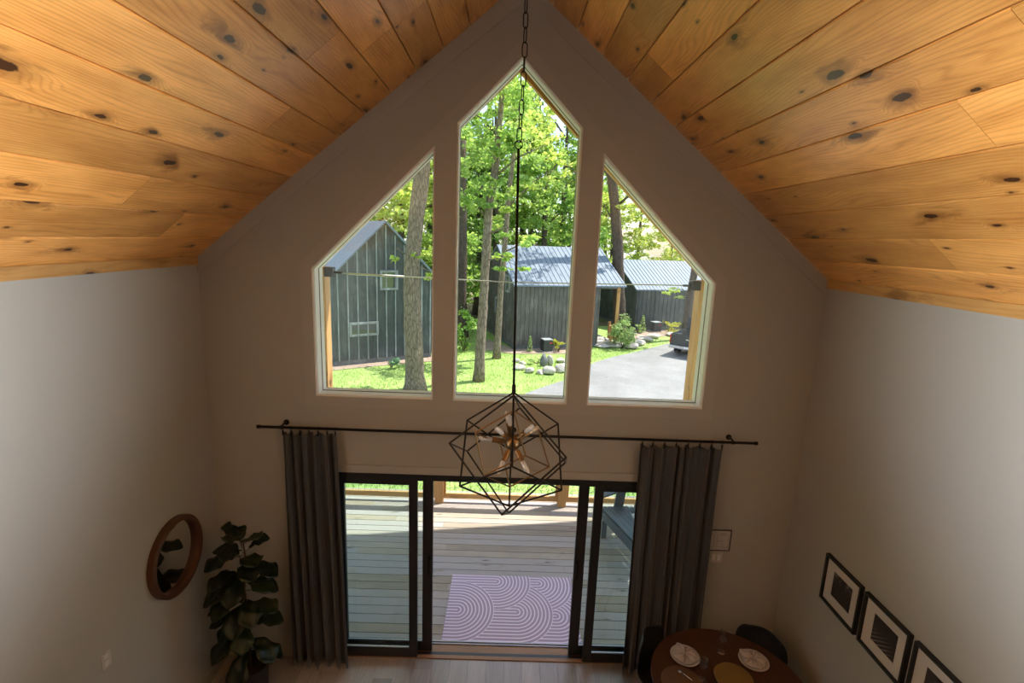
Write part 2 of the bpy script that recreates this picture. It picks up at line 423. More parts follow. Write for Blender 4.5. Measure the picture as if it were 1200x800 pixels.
def rug_mat(ox, oy):
    """lilac rug: nested arches; world metres relative to the rug's own origin"""
    t = NT('lilac_arch_rug'); s = t.sep(t.coord())
    x = t.math('ADD', s[0], ox); y = t.math('ADD', s[1], oy)
    mot = [(0.64, 0.73), (0.465, 1.30), (0.18, 0.778), (-0.066, 1.314), (-0.509, 0.787)]
    d = t.math('ADD', y, 3.0); d = t.math('MULTIPLY', d, 0.846)
    for cx, cy in mot:
        dx = t.math('MAXIMUM', t.math('SUBTRACT', x, cx), 0.0)
        dy = t.math('MULTIPLY', t.math('SUBTRACT', y, cy), 0.846)
        r = t.math('SQRT', t.math('ADD', t.math('MULTIPLY', dx, dx), t.math('MULTIPLY', dy, dy)))
        ins = t.math('LESS_THAN', r, 0.4285)
        nd = t.n('ShaderNodeMix', data_type='FLOAT'); t.l(ins, nd.inputs[0]); t.l(d, nd.inputs[2]); t.l(r, nd.inputs[3]); d = nd.outputs[0]
    fr = t.math('FRACT', t.math('ADD', t.math('DIVIDE', d, 0.0428), 0.25))
    line = t.math('LESS_THAN', t.math('ABSOLUTE', t.math('SUBTRACT', fr, 0.25)), 0.17)
    weave = t.noise(t.coord(), 160, 2, 0.6)
    base = t.mix(weave, (0.36, 0.295, 0.385), (0.45, 0.375, 0.475))
    t.bsdf(t.mix(line, base, (0.84, 0.72, 0.83)), 0.95, 0, 0.1, weave, 0.3, 0.002); return t.m

def photo_mat(name, kind):
    t = NT(name); s = t.sep(t.coord('Generated')); c = t.coord('Generated')
    y, z = s[1], s[2]
    n = t.noise(c, 5, 5, 0.65, 0.6)
    if kind == 0: k = t.math('MULTIPLY', t.smooth(z, 0.55, 0.98), t.smooth(n, 0.45, 0.62))
    elif kind == 1:
        w = t.math('SINE', t.math('MULTIPLY', t.math('ADD', y, t.math('MULTIPLY', z, 1.4)), 34))
        k = t.math('MULTIPLY', t.smooth(w, 0.0, 0.9), t.smooth(z, 0.62, 0.1))
        k = t.math('MULTIPLY', k, t.smooth(y, 0.0, 0.5))
    else:
        r = t.math('SQRT', t.math('ADD', t.math('POWER', t.math('SUBTRACT', y, 0.5), 2.0), t.math('POWER', t.math('SUBTRACT', z, 0.5), 2.0)))
        k = t.math('MULTIPLY', t.smooth(r, 0.36, 0.2), t.smooth(n, 0.35, 0.6))
    base = t.mix(n, (0.012, 0.010, 0.010), (0.07, 0.055, 0.055))
    t.bsdf(t.mix(t.math('MULTIPLY', k, 0.8), base, (0.30, 0.27, 0.26)), 0.35, 0, 0.3); return t.m

# ------------------------------------------------------------------ camera (fitted to the photograph)
CAM = (-0.0567, -4.55, 4.2248)
cam = bpy.data.cameras.new('camera'); cam.sensor_width = 36.0; cam.sensor_fit = 'HORIZONTAL'; cam.lens = 36.0 * 609.72 / 1200
co = bpy.data.objects.new('camera', cam); COL.objects.link(co)
R0 = ((0.99927741, 0.0120118, -0.03606064), (-0.00473045, 0.98067677, 0.19557787), (0.03771307, -0.19526597, 0.98002496))  # columns: right, forward, up
m4 = Matrix(((R0[0][0], R0[0][2], -R0[0][1], CAM[0]), (R0[1][0], R0[1][2], -R0[1][1], CAM[1]), (R0[2][0], R0[2][2], -R0[2][1], CAM[2]), (0, 0, 0, 1)))
co.matrix_world = m4; cam.clip_start = 0.05; cam.clip_end = 400
sc.camera = co

# ------------------------------------------------------------------ room
W = 2.739; ZR = 6.215; ZW = 3.962; SL = (ZR - ZW) / W; YB = -9.0
def struct(o, label=None): o['kind'] = 'structure'; return o

a1, a2, a3, zb, zk, zs, zc, za = 0.521, 0.702, 1.765, 2.7485, 3.90, 4.953, 5.133, 5.662
WL = [(-a3, zb), (-a2, zb), (-a2, zs), (-a3, zk)]
WC = [(-a1, zb), (a1, zb), (a1, zc), (0, za), (-a1, zc)]
WR = [(a2, zb), (a3, zb), (a3, zk), (a2, zs)]
DW, DH = 1.80, 2.02
def inset(poly, d):
    n = len(poly); out = []
    for i in range(n):
        p0, p1, p2 = Vector(poly[i-1]), Vector(poly[i]), Vector(poly[(i+1) % n])
        e1 = (p1 - p0).normalized(); e2 = (p2 - p1).normalized()
        n1 = Vector((-e1.y, e1.x)); n2 = Vector((-e2.y, e2.x))
        k = (n1 + n2); k = k / k.dot(n1)
        out.append(tuple(p1 + k * d))
    return out

# floor: boards along the room
fl = MB(); x = -W - 0.1; rr = random.Random(3)
while x < W + 0.1:
    y = -9.2 + rr.random() * 1.2; first = True; ys = [-9.2]
    while y < 0.0: ys.append(y); y += 1.2 + rr.random() * 0.3
    ys.append(0.012)
    for a, b in zip(ys, ys[1:]):
        fl.wood_box((x, a, -0.03), (x + 0.1785, b - 0.0015, 0.0), 1, rr.random(), (rr.random()*50, rr.random()*50))
    x += 0.18
struct(fl.build('floor', M['floor']))
struct(MB().box((-W-0.2, YB-0.2, -0.2), (W+0.2, 0.2, -0.032)).build('floor_slab', M['darkslot'])).name = 'floor_base'

# gable wall with openings
outer = [(-W-0.15, -0.03), (-DW, -0.03), (-DW, DH), (DW, DH), (DW, -0.03), (W+0.15, -0.03), (W+0.15, ZW - 0.15*SL), (0, ZR), (-W-0.15, ZW - 0.15*SL)]
gw = MB().xz([outer, WL, WC, WR], 0.0, 0.18)
struct(gw.build('wall_front', M['wall']))
struct(MB().box((-W-0.15, YB, -0.03), (-W, -0.001, ZW)).build('wall_left', M['wall']))
struct(MB().box((W, YB, -0.03), (W+0.15, -0.001, ZW)).build('wall_right', M['wall']))
struct(MB().xz([[(-W-0.15, -0.03), (W+0.15, -0.03), (W+0.15, ZW-0.15*SL), (0, ZR), (-W-0.15, ZW-0.15*SL)]], YB-0.15, YB).build('wall_back', M['backwood']))

# sloped plank ceilings: boards run with the ridge, seams 0.27 m apart
hyp = math.hypot(1, SL); ca, sa = 1/hyp, SL/hyp
def ceiling(side, name, seed, joints):
    mb = MB(); rr = random.Random(seed)
    seams = [0.0, 0.285, 0.555, 0.825, 1.10, 1.370, 1.645, 1.925, 2.190, 2.46, 2.725, 3.01, 3.28, 3.552, 3.80]
    for i in range(len(seams) - 1):
        s0, s1 = seams[i] + 0.002, seams[i+1] - 0.002
        js = joints.get(i)
        if js is None:
            js = []; y = -9.0 + rr.random() * 3
            while y < 0.15: js.append(y); y += 2.2 + rr.random() * 1.6
        ys = [-9.15] + sorted(js) + [-0.0005]
        for a, b in zip(ys, ys[1:]):
            off = (rr.random() * 60, rr.random() * 60); ti = rr.random()
            g = 0.006   # small chamfer at the seams
            def pt(s, y, d): return (side * (s * ca + d * sa), y, ZR - s * sa + d * ca)
            a_, b_ = a + 0.001, b - 0.001
            vs = [pt(s0, a_, g), pt(s0+g, a_, 0), pt(s1-g, a_, 0), pt(s1, a_, g), pt(s1, a_, 0.02), pt(s0, a_, 0.02)]
            vs += [(p[0], b_, p[2]) for p in vs]
            sv = [s0, s0+g, s1-g, s1, s1, s0]
            fs = [(0,1,7,6), (1,2,8,7), (2,3,9,8), (3,4,10,9), (5,0,6,11), (4,5,11,10)]
            uvs = [[(vs[k][1] + off[0], sv[k % 6] - s0 + off[1]) for k in f] for f in fs]
            mb.add(vs, fs, 0, uvs, ti)
            mb.add(vs, [(5,4,3,2,1,0), (6,7,8,9,10,11)], 0, [[(0,0)]*6]*2, ti)
    return struct(mb.build(name, M['ceil']))
ceiling(-1, 'ceiling_left', 5, {4: [-4.2, -0.9], 5: [-4.6, -1.30], 6: [-3.9, -0.2], 7: [-5.0, -0.97], 8: [-3.4], 9: [-6.0, -2.9], 10: [-4.0, -1.45], 11: [-5.5, -0.80], 12: [-3.2]})
ceiling(1, 'ceiling_right', 9, {4: [-3.8, -0.62], 5: [-5.2, -2.6], 6: [-4.2, -0.55], 7: [-6.0, -2.75], 8: [-5.0, -2.35], 9: [-3.6], 10: [-5.4], 11: [-4.6, -1.55], 12: [-3.4]})
for sd, nm in ((-1, 'left'), (1, 'right')):
    struct(MB().plate([[(0, YB-0.15), (3.85, YB-0.15), (3.85, -0.001), (0, -0.001)]],
        lambda s, y: (sd*(s*ca + 0.021*sa), y, ZR - s*sa + 0.021*ca + 0.002), lambda s, y: (sd*(s*ca + 0.25*sa), y, ZR - s*sa + 0.25*ca)).build('ceiling_backing_' + nm, M['darkslot'])).name = 'roof_' + nm

# trims
for i, sd in enumerate((-1, 1)):
    mb = MB(); y = -8.99; rr = random.Random(40 + i)
    for a, b in ((-8.99, -5.2), (-5.2, -2.4), (-2.4, -0.0225)):
        x0, x1 = sorted((sd * (W - 0.018), sd * (W - 0.0005)))
        mb.wood_box((x0, a, 3.897), (x1, b - 0.001, 3.972), 1, rr.random(), (rr.random()*30, rr.random()*30))
    struct(mb.build('trim_%d' % (i + 1), M['pine']))
    e = 0.003
    pl = [(0, ZR-e), (sd*(W-0.001), ZW-e), (sd*(W-0.001), ZW-0.135), (0, ZR-0.135-0.02)]
    struct(MB().xz([pl], -0.012, -0.0005).build('trim_%d' % (i + 3), M['trimpaint']))
# window casing: one flat board frame around the three windows
cas = inset([(-a3, zb), (a3, zb), (a3, zk), (0, za), (-a3, zk)], -0.092)
struct(MB().xz([cas, WL, WC, WR], -0.008, -0.0005).build('trim_5', M['trimpaint']))
struct(MB().box((-DW-0.07, -0.022, DH+0.003), (DW+0.07, -0.0005, DH+0.078)).build('trim_6', M['trimpaint'], bevel=0.003))
struct(MB().box((-W+0.013, -0.013, 0.0005), (-DW-0.01, -0.0005, 0.115)).build('baseboard_front', M['trimpaint'], bevel=0.003))
struct(MB().box((DW+0.01, -0.013, 0.0005), (W-0.013, -0.0005, 0.115)).build('baseboard_front_2', M['trimpaint'], bevel=0.003)).name = 'baseboard_corner'
struct(MB().box((-W+0.0005, YB+0.01, 0.0005), (-W+0.013, -0.014, 0.115)).build('baseboard_left', M['trimpaint'], bevel=0.003))
struct(MB().box((W-0.013, YB+0.01, 0.0005), (W-0.0005, -0.014, 0.115)).build('baseboard_right', M['trimpaint'], bevel=0.003))

# windows
for i, wp in enumerate((WL, WC, WR)):
    root = struct(thing('window_%d' % (i+1), (sum(p[0] for p in wp)/len(wp), 0.06, zb), None, None))
    o_ = inset(wp, 0.0008); i_ = inset(wp, 0.010)
    MB().xz([o_, i_], -0.0005, 0.250).build('frame', M['vinyl'], root)
    MB().xz([inset(wp, 0.0103), inset(wp, 0.0145)], 0.006, 0.022).build('stop', M['vinyl'], root)
    MB().xz([inset(wp, 0.0103), inset(wp, 0.0165)], 0.0325, 0.130).build('sash', M['vinyl'], root)
    MB().xz([inset(wp, 0.0103), inset(wp, 0.019)], 0.1305, 0.145).build('seal', M['darkslot'], root)
    MB().xz([inset(wp, 0.0105)], 0.024, 0.030).build('pane', M['glassw'], root)

# sliding door
dr = struct(thing('door_1', (0, 0.08, 0), None, None))
fr = MB()
fr.box((-DW+0.002, 0.004, 1.950), (DW-0.002, 0.205, DH-0.002))
fr.box((-DW+0.002, 0.004, 0.0), (-DW+0.05, 0.205, 1.9495)); fr.box((DW-0.05, 0.004, 0.0), (DW-0.002, 0.205, 1.9495))
fr.build('frame', M['blackframe'], dr, bevel=0.003)
MB().box((-DW+0.002, 0.057, -0.029), (DW-0.002, 0.100, 0.006)).build('inner_track', M['blackframe'], dr)
th = MB(); th.wood_box((-DW+0.002, 0.1005, -0.029), (DW-0.002, 0.192, 0.004), 0, 0.6, (3, 4)); th.build('wood_sill', M['sillwood'], dr)
al = MB(); al.box((-DW+0.002, 0.1925, -0.029), (DW-0.002, 0.262, 0.0)); al.box((-DW+0.002, 0.205, 0.0), (DW-0.002, 0.212, 0.014)); al.box((-DW+0.002, 0.238, 0.0), (DW-0.002, 0.245, 0.014))
al.build('outer_track', M['alu'], dr)
st = MB(); st.wood_box((-DW-0.02, 0.013, -0.02), (DW+0.02, 0.0565, 0.010), 0, 0.9, (9, 2)); st.build('floor_strip', M['sillwood'], dr)
def panel(x0, x1, yy, name, sl, sr, z0, label):
    p = MB(); t = 0.042
    p.box((x0, yy, z0), (x0+sl, yy+t, 1.949)); p.box((x1-sr, yy, z0), (x1, yy+t, 1.949))
    p.box((x0+sl-0.001, yy, z0), (x1-sr+0.001, yy+t, 0.115)); p.box((x0+sl-0.001, yy, 1.895), (x1-sr+0.001, yy+t, 1.949))
    o = p.build(name, M['blackframe'], dr, bevel=0.003); o['label'] = label
    g = MB().box((x0+sl-0.002, yy+0.017, 0.112), (x1-sr+0.002, yy+0.023, 1.897)).build('pane', M['glassd'], o)
    b = MB()
    b.box((x0+sl-0.0005, yy+0.003, 0.1145), (x1-sr+0.0005, yy+0.014, 0.128))
    b.build('glazing_bead', M['alu'], o)
    return o
panel(-DW+0.051, -0.842, 0.012, 'fixed_panel', 0.08, 0.082, 0.0105, 'black framed fixed glass panel, inner track, by the left curtain')
panel(0.842, DW-0.051, 0.012, 'fixed_panel', 0.085, 0.08, 0.0105, 'black framed fixed glass panel, inner track, by the right curtain')
sp = [panel(-1.64, -0.706, 0.104, 'sliding_panel', 0.075, 0.10, 0.0065, 'black framed sliding panel pushed open to the left'),
      panel(0.706, 1.64, 0.104, 'sliding_panel', 0.10, 0.075, 0.0065, 'black framed sliding panel pushed open to the right')]
for s_, o in ((-1, sp[0]), (1, sp[1])):
    h = MB(); xx = s_ * 0.735
    h.box((xx-0.014, 0.090, 0.90), (xx+0.014, 0.1035, 1.10)); h.box((xx-0.009, 0.076, 0.93), (xx+0.009, 0.0905, 1.07))
    h.build('handle', M['blackmetal'], o, bevel=0.003)

# ------------------------------------------------------------------ curtain rod and curtains
rod = thing('curtain_rod', (0, -0.10, 2.44), 'long thin black curtain rod spanning above the sliding door', 'curtain rod')
ZROD = 2.478; YROD = -0.105
MB().tube([(-2.24, YROD, ZROD), (2.24, YROD, ZROD)], 0.0125, 12).build('pole', M['blackmetal'], rod, True)
for s_ in (-1, 1):
    MB().tube([(s_*2.235, YROD, ZROD), (s_*2.262, YROD, ZROD)], 0.0165, 14).build('finial', M['blackmetal'], rod, 'auto')
for bx in (-2.04, 0.045, 2.04):
    b = MB(); b.lathe([(0.026, 0), (0.026, 0.008), (0.012, 0.010)], 16, (bx, -0.001, ZROD+0.012), M=Matrix.Rotation(PI/2, 3, 'X'))
    b.tube([(bx, -0.006, ZROD+0.012), (bx, -0.05, ZROD+0.018), (bx, -0.085, ZROD+0.016), (bx, YROD, ZROD-0.004)], 0.008, 10)
    b.tube([(bx-0.014, YROD, ZROD), (bx+0.014, YROD, ZROD)], 0.0165, 14)
    b.build('bracket', M['blackmetal'], rod, 'auto')

def curtain(xs0, xs1, xb0, xb1, nf, seed, label, ztop, zbot, pinch):
    rr = random.Random(seed)
    root = thing('curtain', ((xs0+xs1)/2, YROD, 0.0), label, 'curtain', 'grey curtains beside the sliding door')
    nu, nv = 220, 48
    ph = [rr.random() * 6.28 for _ in range(6)]
    fx = []
    def fold(t, s):
        # t along the width, s from top (0) to hem (1)
        w = pinch(t)
        a = 0.030 + 0.022 * s
        y = a * math.sin(2*PI*nf*w + 0.5*math.sin(3*s + ph[0]))
        y += 0.012 * math.sin(2*PI*nf*1.7*w + ph[1] + 1.4*s) + 0.009 * math.sin(2*PI*nf*2.6*w + ph[2] - 2*s) * (0.4 + s)
        y += 0.014 * math.sin(2*PI*2.1*t + ph[3] + 1.6*s) * s
        return y
    vs = []; fs = []
    for j in range(nv + 1):
        s = j / nv
        for i in range(nu + 1):
            t = i / nu
            e = s ** 0.8
            xl = xs0 + (xb0 - xs0) * e; xr = xs1 + (xb1 - xs1) * e
            y = fold(t, s)
            z = ztop + (zbot - ztop) * s
            if j == 0: z -= 0.018 * abs(math.sin(PI * nf * t))
            xx = xl + (xr - xl) * t + 0.010 * math.sin(2*PI*nf*pinch(t)*2 + ph[4]) * (0.3 + s)
            vs.append((xx, YROD + 0.004 + y, z))
    for j in range(nv):
        for i in range(nu):
            k = j * (nu + 1) + i
            fs.append((k, k + 1, k + nu + 2, k + nu + 1))
    c = MB().add(vs, fs); o = c.build('panel', M['curtain'], root, True)
    sm = o.modifiers.new('solid', 'SOLIDIFY'); sm.thickness = 0.003
    for k in range(nf + 1):
        t = k / nf; xx = xs0 + (xs1 - xs0) * min(0.985, max(0.015, t))
        r = MB(); zc_ = ZROD
        r.tube([(xx, YROD + 0.021*math.cos(a), ZROD + 0.021*math.sin(a) - 0.006) for a in [2*PI*q/16 for q in range(17)]], 0.0022, 6)
        ro = r.build('clip_ring', M['blackmetal'], root, True)
        MB().box((xx-0.006, YROD-0.006, ztop-0.028), (xx+0.006, YROD+0.008, ZROD-0.028)).build('clip', M['blackmetal'], ro)
    return root
curtain(-2.04, -1.555, -2.02, -1.50, 6, 3, 'grey curtain hanging by the fiddle leaf plant, left of the door', 2.435, 0.012, lambda t: t + 0.04*math.sin(5*t))
curtain(1.205, 1.955, 1.215, 1.945, 7, 8, 'wide grey curtain hanging by the dining table, right of the door', 2.430, 0.012, lambda t: t + 0.10*math.exp(-((t-0.55)/0.16)**2)*math.sin(8*(t-0.5)))

# ------------------------------------------------------------------ chandelier
HUB = Vector((0.0, -1.85, 3.123))
ch = thing('chandelier', (0, -1.85, 2.6), 'open cage chandelier of black bars around a brass starburst of bulbs', 'chandelier')
def cage(pts, edges, r, name, mat, label):
    mb = MB()
    for a, b in edges: mb.tube([pts[a], pts[b]], r, 6)
    for p in pts.values(): mb.lathe([(0.0, -r*1.15), (r*1.1, 0), (0.0, r*1.15)], 6, p)
    o = mb.build(name, mat, ch); o['label'] = label; return o
c1 = {'T': (-0.003,-1.85,3.407), 'U': (-0.262,-1.70,3.186), 'V': (0.262,-1.70,3.183), 'F': (-0.003,-2.15,3.118), 'L': (-0.272,-2.0,2.928), 'R': (0.267,-2.0,2.924), 'K': (0.001,-1.55,2.944), 'B': (-0.004,-1.85,2.74)}
cage(c1, ['TU','TV','TF','FL','FR','UL','VR','UK','VK','BL','BR','BK'], 0.0052, 'cage', M['blackmetal'], 'black cage cube standing on a corner')
c2 = {'T': (-0.006,-2.01,3.440), 'L': (-0.327,-2.03,3.179), 'B': (-0.045,-2.07,2.811), 'R': (0.274,-2.05,3.132), 't': (0.04,-1.63,3.249), 'l': (-0.262,-1.65,2.975), 'b': (-0.002,-1.69,2.606), 'r': (0.323,-1.67,2.934)}
cage(c2, ['TL','LB','BR','RT','tl','lb','br','rt','Tt','Ll','Bb','Rr'], 0.0052, 'cage', M['blackmetal'], 'black cage cube tilted on its edge')
c3 = {'A': (-0.20,-1.95,3.211), 'B': (-0.001,-1.91,3.325), 'C': (0.071,-1.93,3.081), 'D': (-0.147,-1.97,2.978), 'a': (-0.065,-1.77,3.076), 'b': (0.14,-1.73,3.177), 'c': (0.22,-1.75,2.939), 'd': (-0.004,-1.79,2.827)}
cage(c3, ['AB','BC','CD','DA','ab','bc','cd','da','Aa','Bb','Cc','Dd'], 0.0046, 'inner_cage', M['brass'], 'small brass cage cube around the bulbs')
hb = MB(); hb.lathe([(0.0, -0.048), (0.025, -0.042), (0.042, -0.024), (0.048, 0), (0.042, 0.024), (0.025, 0.042), (0.0, 0.048)], 18, HUB)
hb.build('hub', M['brass'], ch, True)
ROD0 = Vector((-0.004, -1.85, 3.40)); ROD1 = Vector((-0.028, -1.85, 4.655))
MB().tube([HUB + Vector((0, 0, 0.03)), ROD0], 0.006, 10).build('stem', M['blackmetal'], ch, True)
rb = MB(); rb.tube([ROD0, ROD1], 0.0065, 10); rb.tube([ROD0 + Vector((0,0,0.0)), ROD0 + Vector((0,0,0.05))], 0.011, 10)
rb.build('rod', M['blackmetal'], ch, True)
MB().tube([ROD1 + Vector((0.019*math.cos(a), 0, 0.019 + 0.019*math.sin(a))) for a in [2*PI*q/20 for q in range(21)]], 0.003, 6).build('loop', M['blackmetal'], ch, True)
cm = MB(); z = ROD1.z + 0.032; top = ZR - 0.055; k = 0
n_l = int((top - z) / 0.062); stepz = (top - z) / n_l
for k in range(n_l):
    f = (k + 0.5) / n_l
    cx = ROD1.x * (1 - f) - 0.004 * f + 0.006 * math.sin(2.5 * f * PI)
    zc_ = z + (k + 0.5) * stepz
    pts = []
    for q in range(21):
        a = 2 * PI * q / 20
        dx = 0.0125 * math.cos(a); dz = 0.016 * (1 if math.sin(a) > 0 else -1) * (1 if abs(math.sin(a)) > 0.2 else abs(math.sin(a))/0.2) + 0.0185 * math.sin(a)
        tw = k * PI / 2 + 0.35 + 0.2*math.sin(k)
        pts.append((cx + dx * math.cos(tw), -1.85 + dx * math.sin(tw), zc_ + dz))
    cm.tube(pts, 0.0028, 6)
cm.build('chain', M['blackmetal'], ch, True)
MB().lathe([(0.0, -0.004), (0.055, -0.003), (0.062, 0.012), (0.062, 0.0235), (0.0, 0.026)], 28, (0, -1.85, ZR - 0.052)).build('ceiling_canopy', M['blackmetal'], ch, 'auto')
tips = [(-0.027,-1.90,3.303), (-0.085,-1.95,3.235), (0.105,-1.93,3.250), (-0.158,-1.87,3.147), (0.128,-1.76,3.171), (-0.080,-1.95,2.965), (0.095,-1.93,2.975), (0.0,-1.70,3.020), (-0.04,-1.72,3.26)]
for tp in tips:
    d = (Vector(tp) - HUB).normalized()
    q = d.to_track_quat('Z', 'Y').to_matrix()
    s_ = MB(); s_.lathe([(0.0075, 0.03), (0.0075, 0.052), (0.0155, 0.054), (0.0165, 0.112), (0.0125, 0.114), (0.0, 0.113)], 14, HUB, M=q)
    so = s_.build('socket', M['brass'], ch, 'auto')
    b_ = MB(); b_.lathe([(0.0095, 0.1145), (0.0125, 0.122), (0.0135, 0.14), (0.0135, 0.172), (0.011, 0.182), (0.006, 0.188), (0.0, 0.190)], 14, HUB, M=q)
    bo = b_.build('bulb', M['bulb'], so, True)
    f_ = MB()
    for sx in (-1, 1):
        f_.tube([HUB + q @ Vector(p) for p in ((sx*0.003, 0, 0.116), (sx*0.0065, 0, 0.15), (sx*0.0055, 0, 0.172), (0, 0, 0.179))], 0.0019, 5)
    f_.build('filament', M['filament'], bo)

# ------------------------------------------------------------------ mirror, outlet, pictures
mir = thing('wall_mirror', (-W + 0.001, -0.665, 1.22), 'round wood framed mirror hanging on the left wall near the plant', 'mirror')
Rm = Matrix.Rotation(PI/2, 3, 'Y'); mc = (-W + 0.0015, -0.665, 1.545)
MB().lathe([(0.325, 0.0), (0.328, 0.050), (0.318, 0.058), (0.292, 0.058), (0.287, 0.050), (0.287, 0.0)], 64, mc, M=Rm).build('frame', M['oakframe'], mir, 'auto')
MB().lathe([(0.0, 0.012), (0.2865, 0.012), (0.2865, 0.006), (0.0, 0.006)], 64, mc, M=Rm).build('mirror_glass', M['mirror'], mir)

ol = thing('wall_outlet', (-W + 0.001, -1.44, 1.20), 'small white outlet plate low on the left wall', 'outlet')
MB().box((-W+0.0005, -1.482, 1.205), (-W+0.007, -1.402, 1.325)).build('plate', M['plastic'], ol, bevel=0.002)
for zz in (1.238, 1.292):
    o = MB().box((-W+0.0071, -1.456, zz-0.016), (-W+0.009, -1.428, zz+0.016)).build('receptacle', M['white'], ol, bevel=0.001)
    s_ = MB(); s_.box((-W+0.0091, -1.449, zz-0.006), (-W+0.0094, -1.447, zz+0.006)); s_.box((-W+0.0091, -1.437, zz-0.006), (-W+0.0094, -1.435, zz+0.006))
    s_.build('slot', M['darkslot'], o)

labels = ['black framed print on the right wall, the one nearest the corner', 'black framed print of a fan shape, middle of three on the right wall', 'black framed print with a pale round shape, nearest the bottom edge on the right wall']
for i in range(3):
    y1 = -0.612 - i * 0.487; y0 = y1 - 0.445; z0, z1 = 1.312, 1.727
    pf = thing('picture_frame', (W - 0.001, (y0+y1)/2, z0), labels[i], 'picture', 'black framed prints in a row on the right wall')
    xb, xf = W - 0.0008, W - 0.034; w_ = 0.020
    f = MB().plate([[(y0, z0), (y1, z0), (y1, z1), (y0, z1)], [(y0+w_, z0+w_), (y1-w_, z0+w_), (y1-w_, z1-w_), (y0+w_, z1-w_)]], lambda a, b: (xb, a, b), lambda a, b: (xf, a, b))
    f.build('frame', M['blackwood'], pf, bevel=0.002)
    my, mz = 0.105, 0.10
    MB().plate([[(y0+w_, z0+w_), (y1-w_, z0+w_), (y1-w_, z1-w_), (y0+w_, z1-w_)], [(y0+my, z0+mz), (y1-my, z0+mz), (y1-my, z1-mz), (y0+my, z1-mz)]], lambda a, b: (W-0.010, a, b), lambda a, b: (W-0.013, a, b)).build('mat', M['mat'], pf)
    MB().box((W-0.0098, y0+my-0.01, z0+mz-0.01), (W-0.0085, y1-my+0.01, z1-mz+0.01)).build('print', photo_mat('dark_print_%d' % i, i), pf)

sg = thing('framed_notice', (2.07, -0.001, 1.33), 'small framed white floor plan sheet on the front wall beside the right curtain', 'notice')
x0, x1, z0, z1 = 1.90, 2.182, 1.330, 1.549
MB().xz([[(x0, z0), (x1, z0), (x1, z1), (x0, z1)], [(x0+0.006, z0+0.006), (x1-0.006, z0+0.006), (x1-0.006, z1-0.006), (x0+0.006, z1-0.006)]], -0.014, -0.0008).build('frame', M['blackwood'], sg)
MB().box((x0+0.006, -0.008, z0+0.006), (x1-0.006, -0.004, z1-0.006)).build('sheet', M['plastic'], sg)
dm = MB()
for (u0, u1) in ((1.915, 2.03), (2.045, 2.165)):
    def ln(a, b, c, d): dm.box((a, -0.0086, b), (c, -0.0081, d))
    ln(u0+0.03, 1.507, u1-0.03, 1.514)
    ln(u0+0.005, 1.365, u1-0.005, 1.3675); ln(u0+0.005, 1.4925, u1-0.005, 1.495); ln(u0+0.005, 1.365, u0+0.0075, 1.495); ln(u1-0.0075, 1.365, u1-0.005, 1.495)
    ln(u0+0.005, 1.43, u1-0.05, 1.4325); ln(u0+0.06, 1.365, u0+0.0625, 1.43)
dm.build('plan_lines', plain('pale_print_ink', (0.22, 0.20, 0.20), 0.8), sg)
sw = thing('light_switch', (2.075, -0.001, 1.20), 'double white light switch plate just beneath the framed notice', 'switch')
MB().box((2.005, -0.006, 1.195), (2.125, -0.0005, 1.312)).build('plate', M['plastic'], sw, bevel=0.002)
for xx in (2.04, 2.088): MB().box((xx-0.016, -0.009, 1.222), (xx+0.016, -0.0061, 1.286)).build('rocker', M['white'], sw, bevel=0.001)

# ------------------------------------------------------------------ fiddle leaf fig
PX, PY = -2.30, -0.42
fig = thing('potted_fig_plant', (PX, PY, 0), 'dark leafy fiddle leaf fig in a black pot in the left corner', 'plant')
MB().lathe([(0.10, 0.0), (0.135, 0.02), (0.155, 0.26), (0.162, 0.30), (0.15, 0.30), (0.143, 0.27), (0.0, 0.265)], 28, (PX, PY, 0.0005)).build('pot', M['pot'], fig, 'auto')
MB().lathe([(0.0, 0.278), (0.142, 0.272), (0.142, 0.267)], 24, (PX, PY, 0)).build('soil', M['soil'], fig)
stp = MB(); stp.tube([(PX, PY, 0.27), (PX+0.01, PY, 0.7), (PX-0.005, PY-0.01, 1.05), (PX+0.02, PY, 1.40), (PX+0.01, PY, 1.55)], [0.014, 0.012, 0.010, 0.008, 0.005], 8)
fl_ = MB(); rr = random.Random(21)
def fig_leaf(base, direction, L, wd, droop):
    d = Vector(direction).normalized(); up = Vector((0, 0, 1)); s = d.cross(up)
    if s.length < 1e-3: s = Vector((1, 0, 0))
    s.normalize(); nrm = s.cross(d)
    n = 12; vs = []; fs = []
    prof = [0.06, 0.36, 0.55, 0.63, 0.66, 0.74, 0.86, 0.96, 1.0, 0.96, 0.82, 0.55, 0.10]
    for i in range(n + 1):
        t = i / n; p = Vector(base) + d * (L * t) - up * (droop * L * t * t) + nrm * (0.05 * L * math.sin(PI * t))
        for k in (-1, -0.5, 0, 0.5, 1):
            w = wd / 2 * prof[i] * k * (1 + 0.06*math.sin(9*t + k*5))
            vs.append(p + s * w + nrm * (abs(k) * wd * 0.10 + 0.012 * math.sin(14 * t + k * 3)))
    for i in range(n):
        for k in range(4):
            b = i * 5 + k; fs.append((b, b+1, b+6, b+5))
    fl_.add(vs, fs)
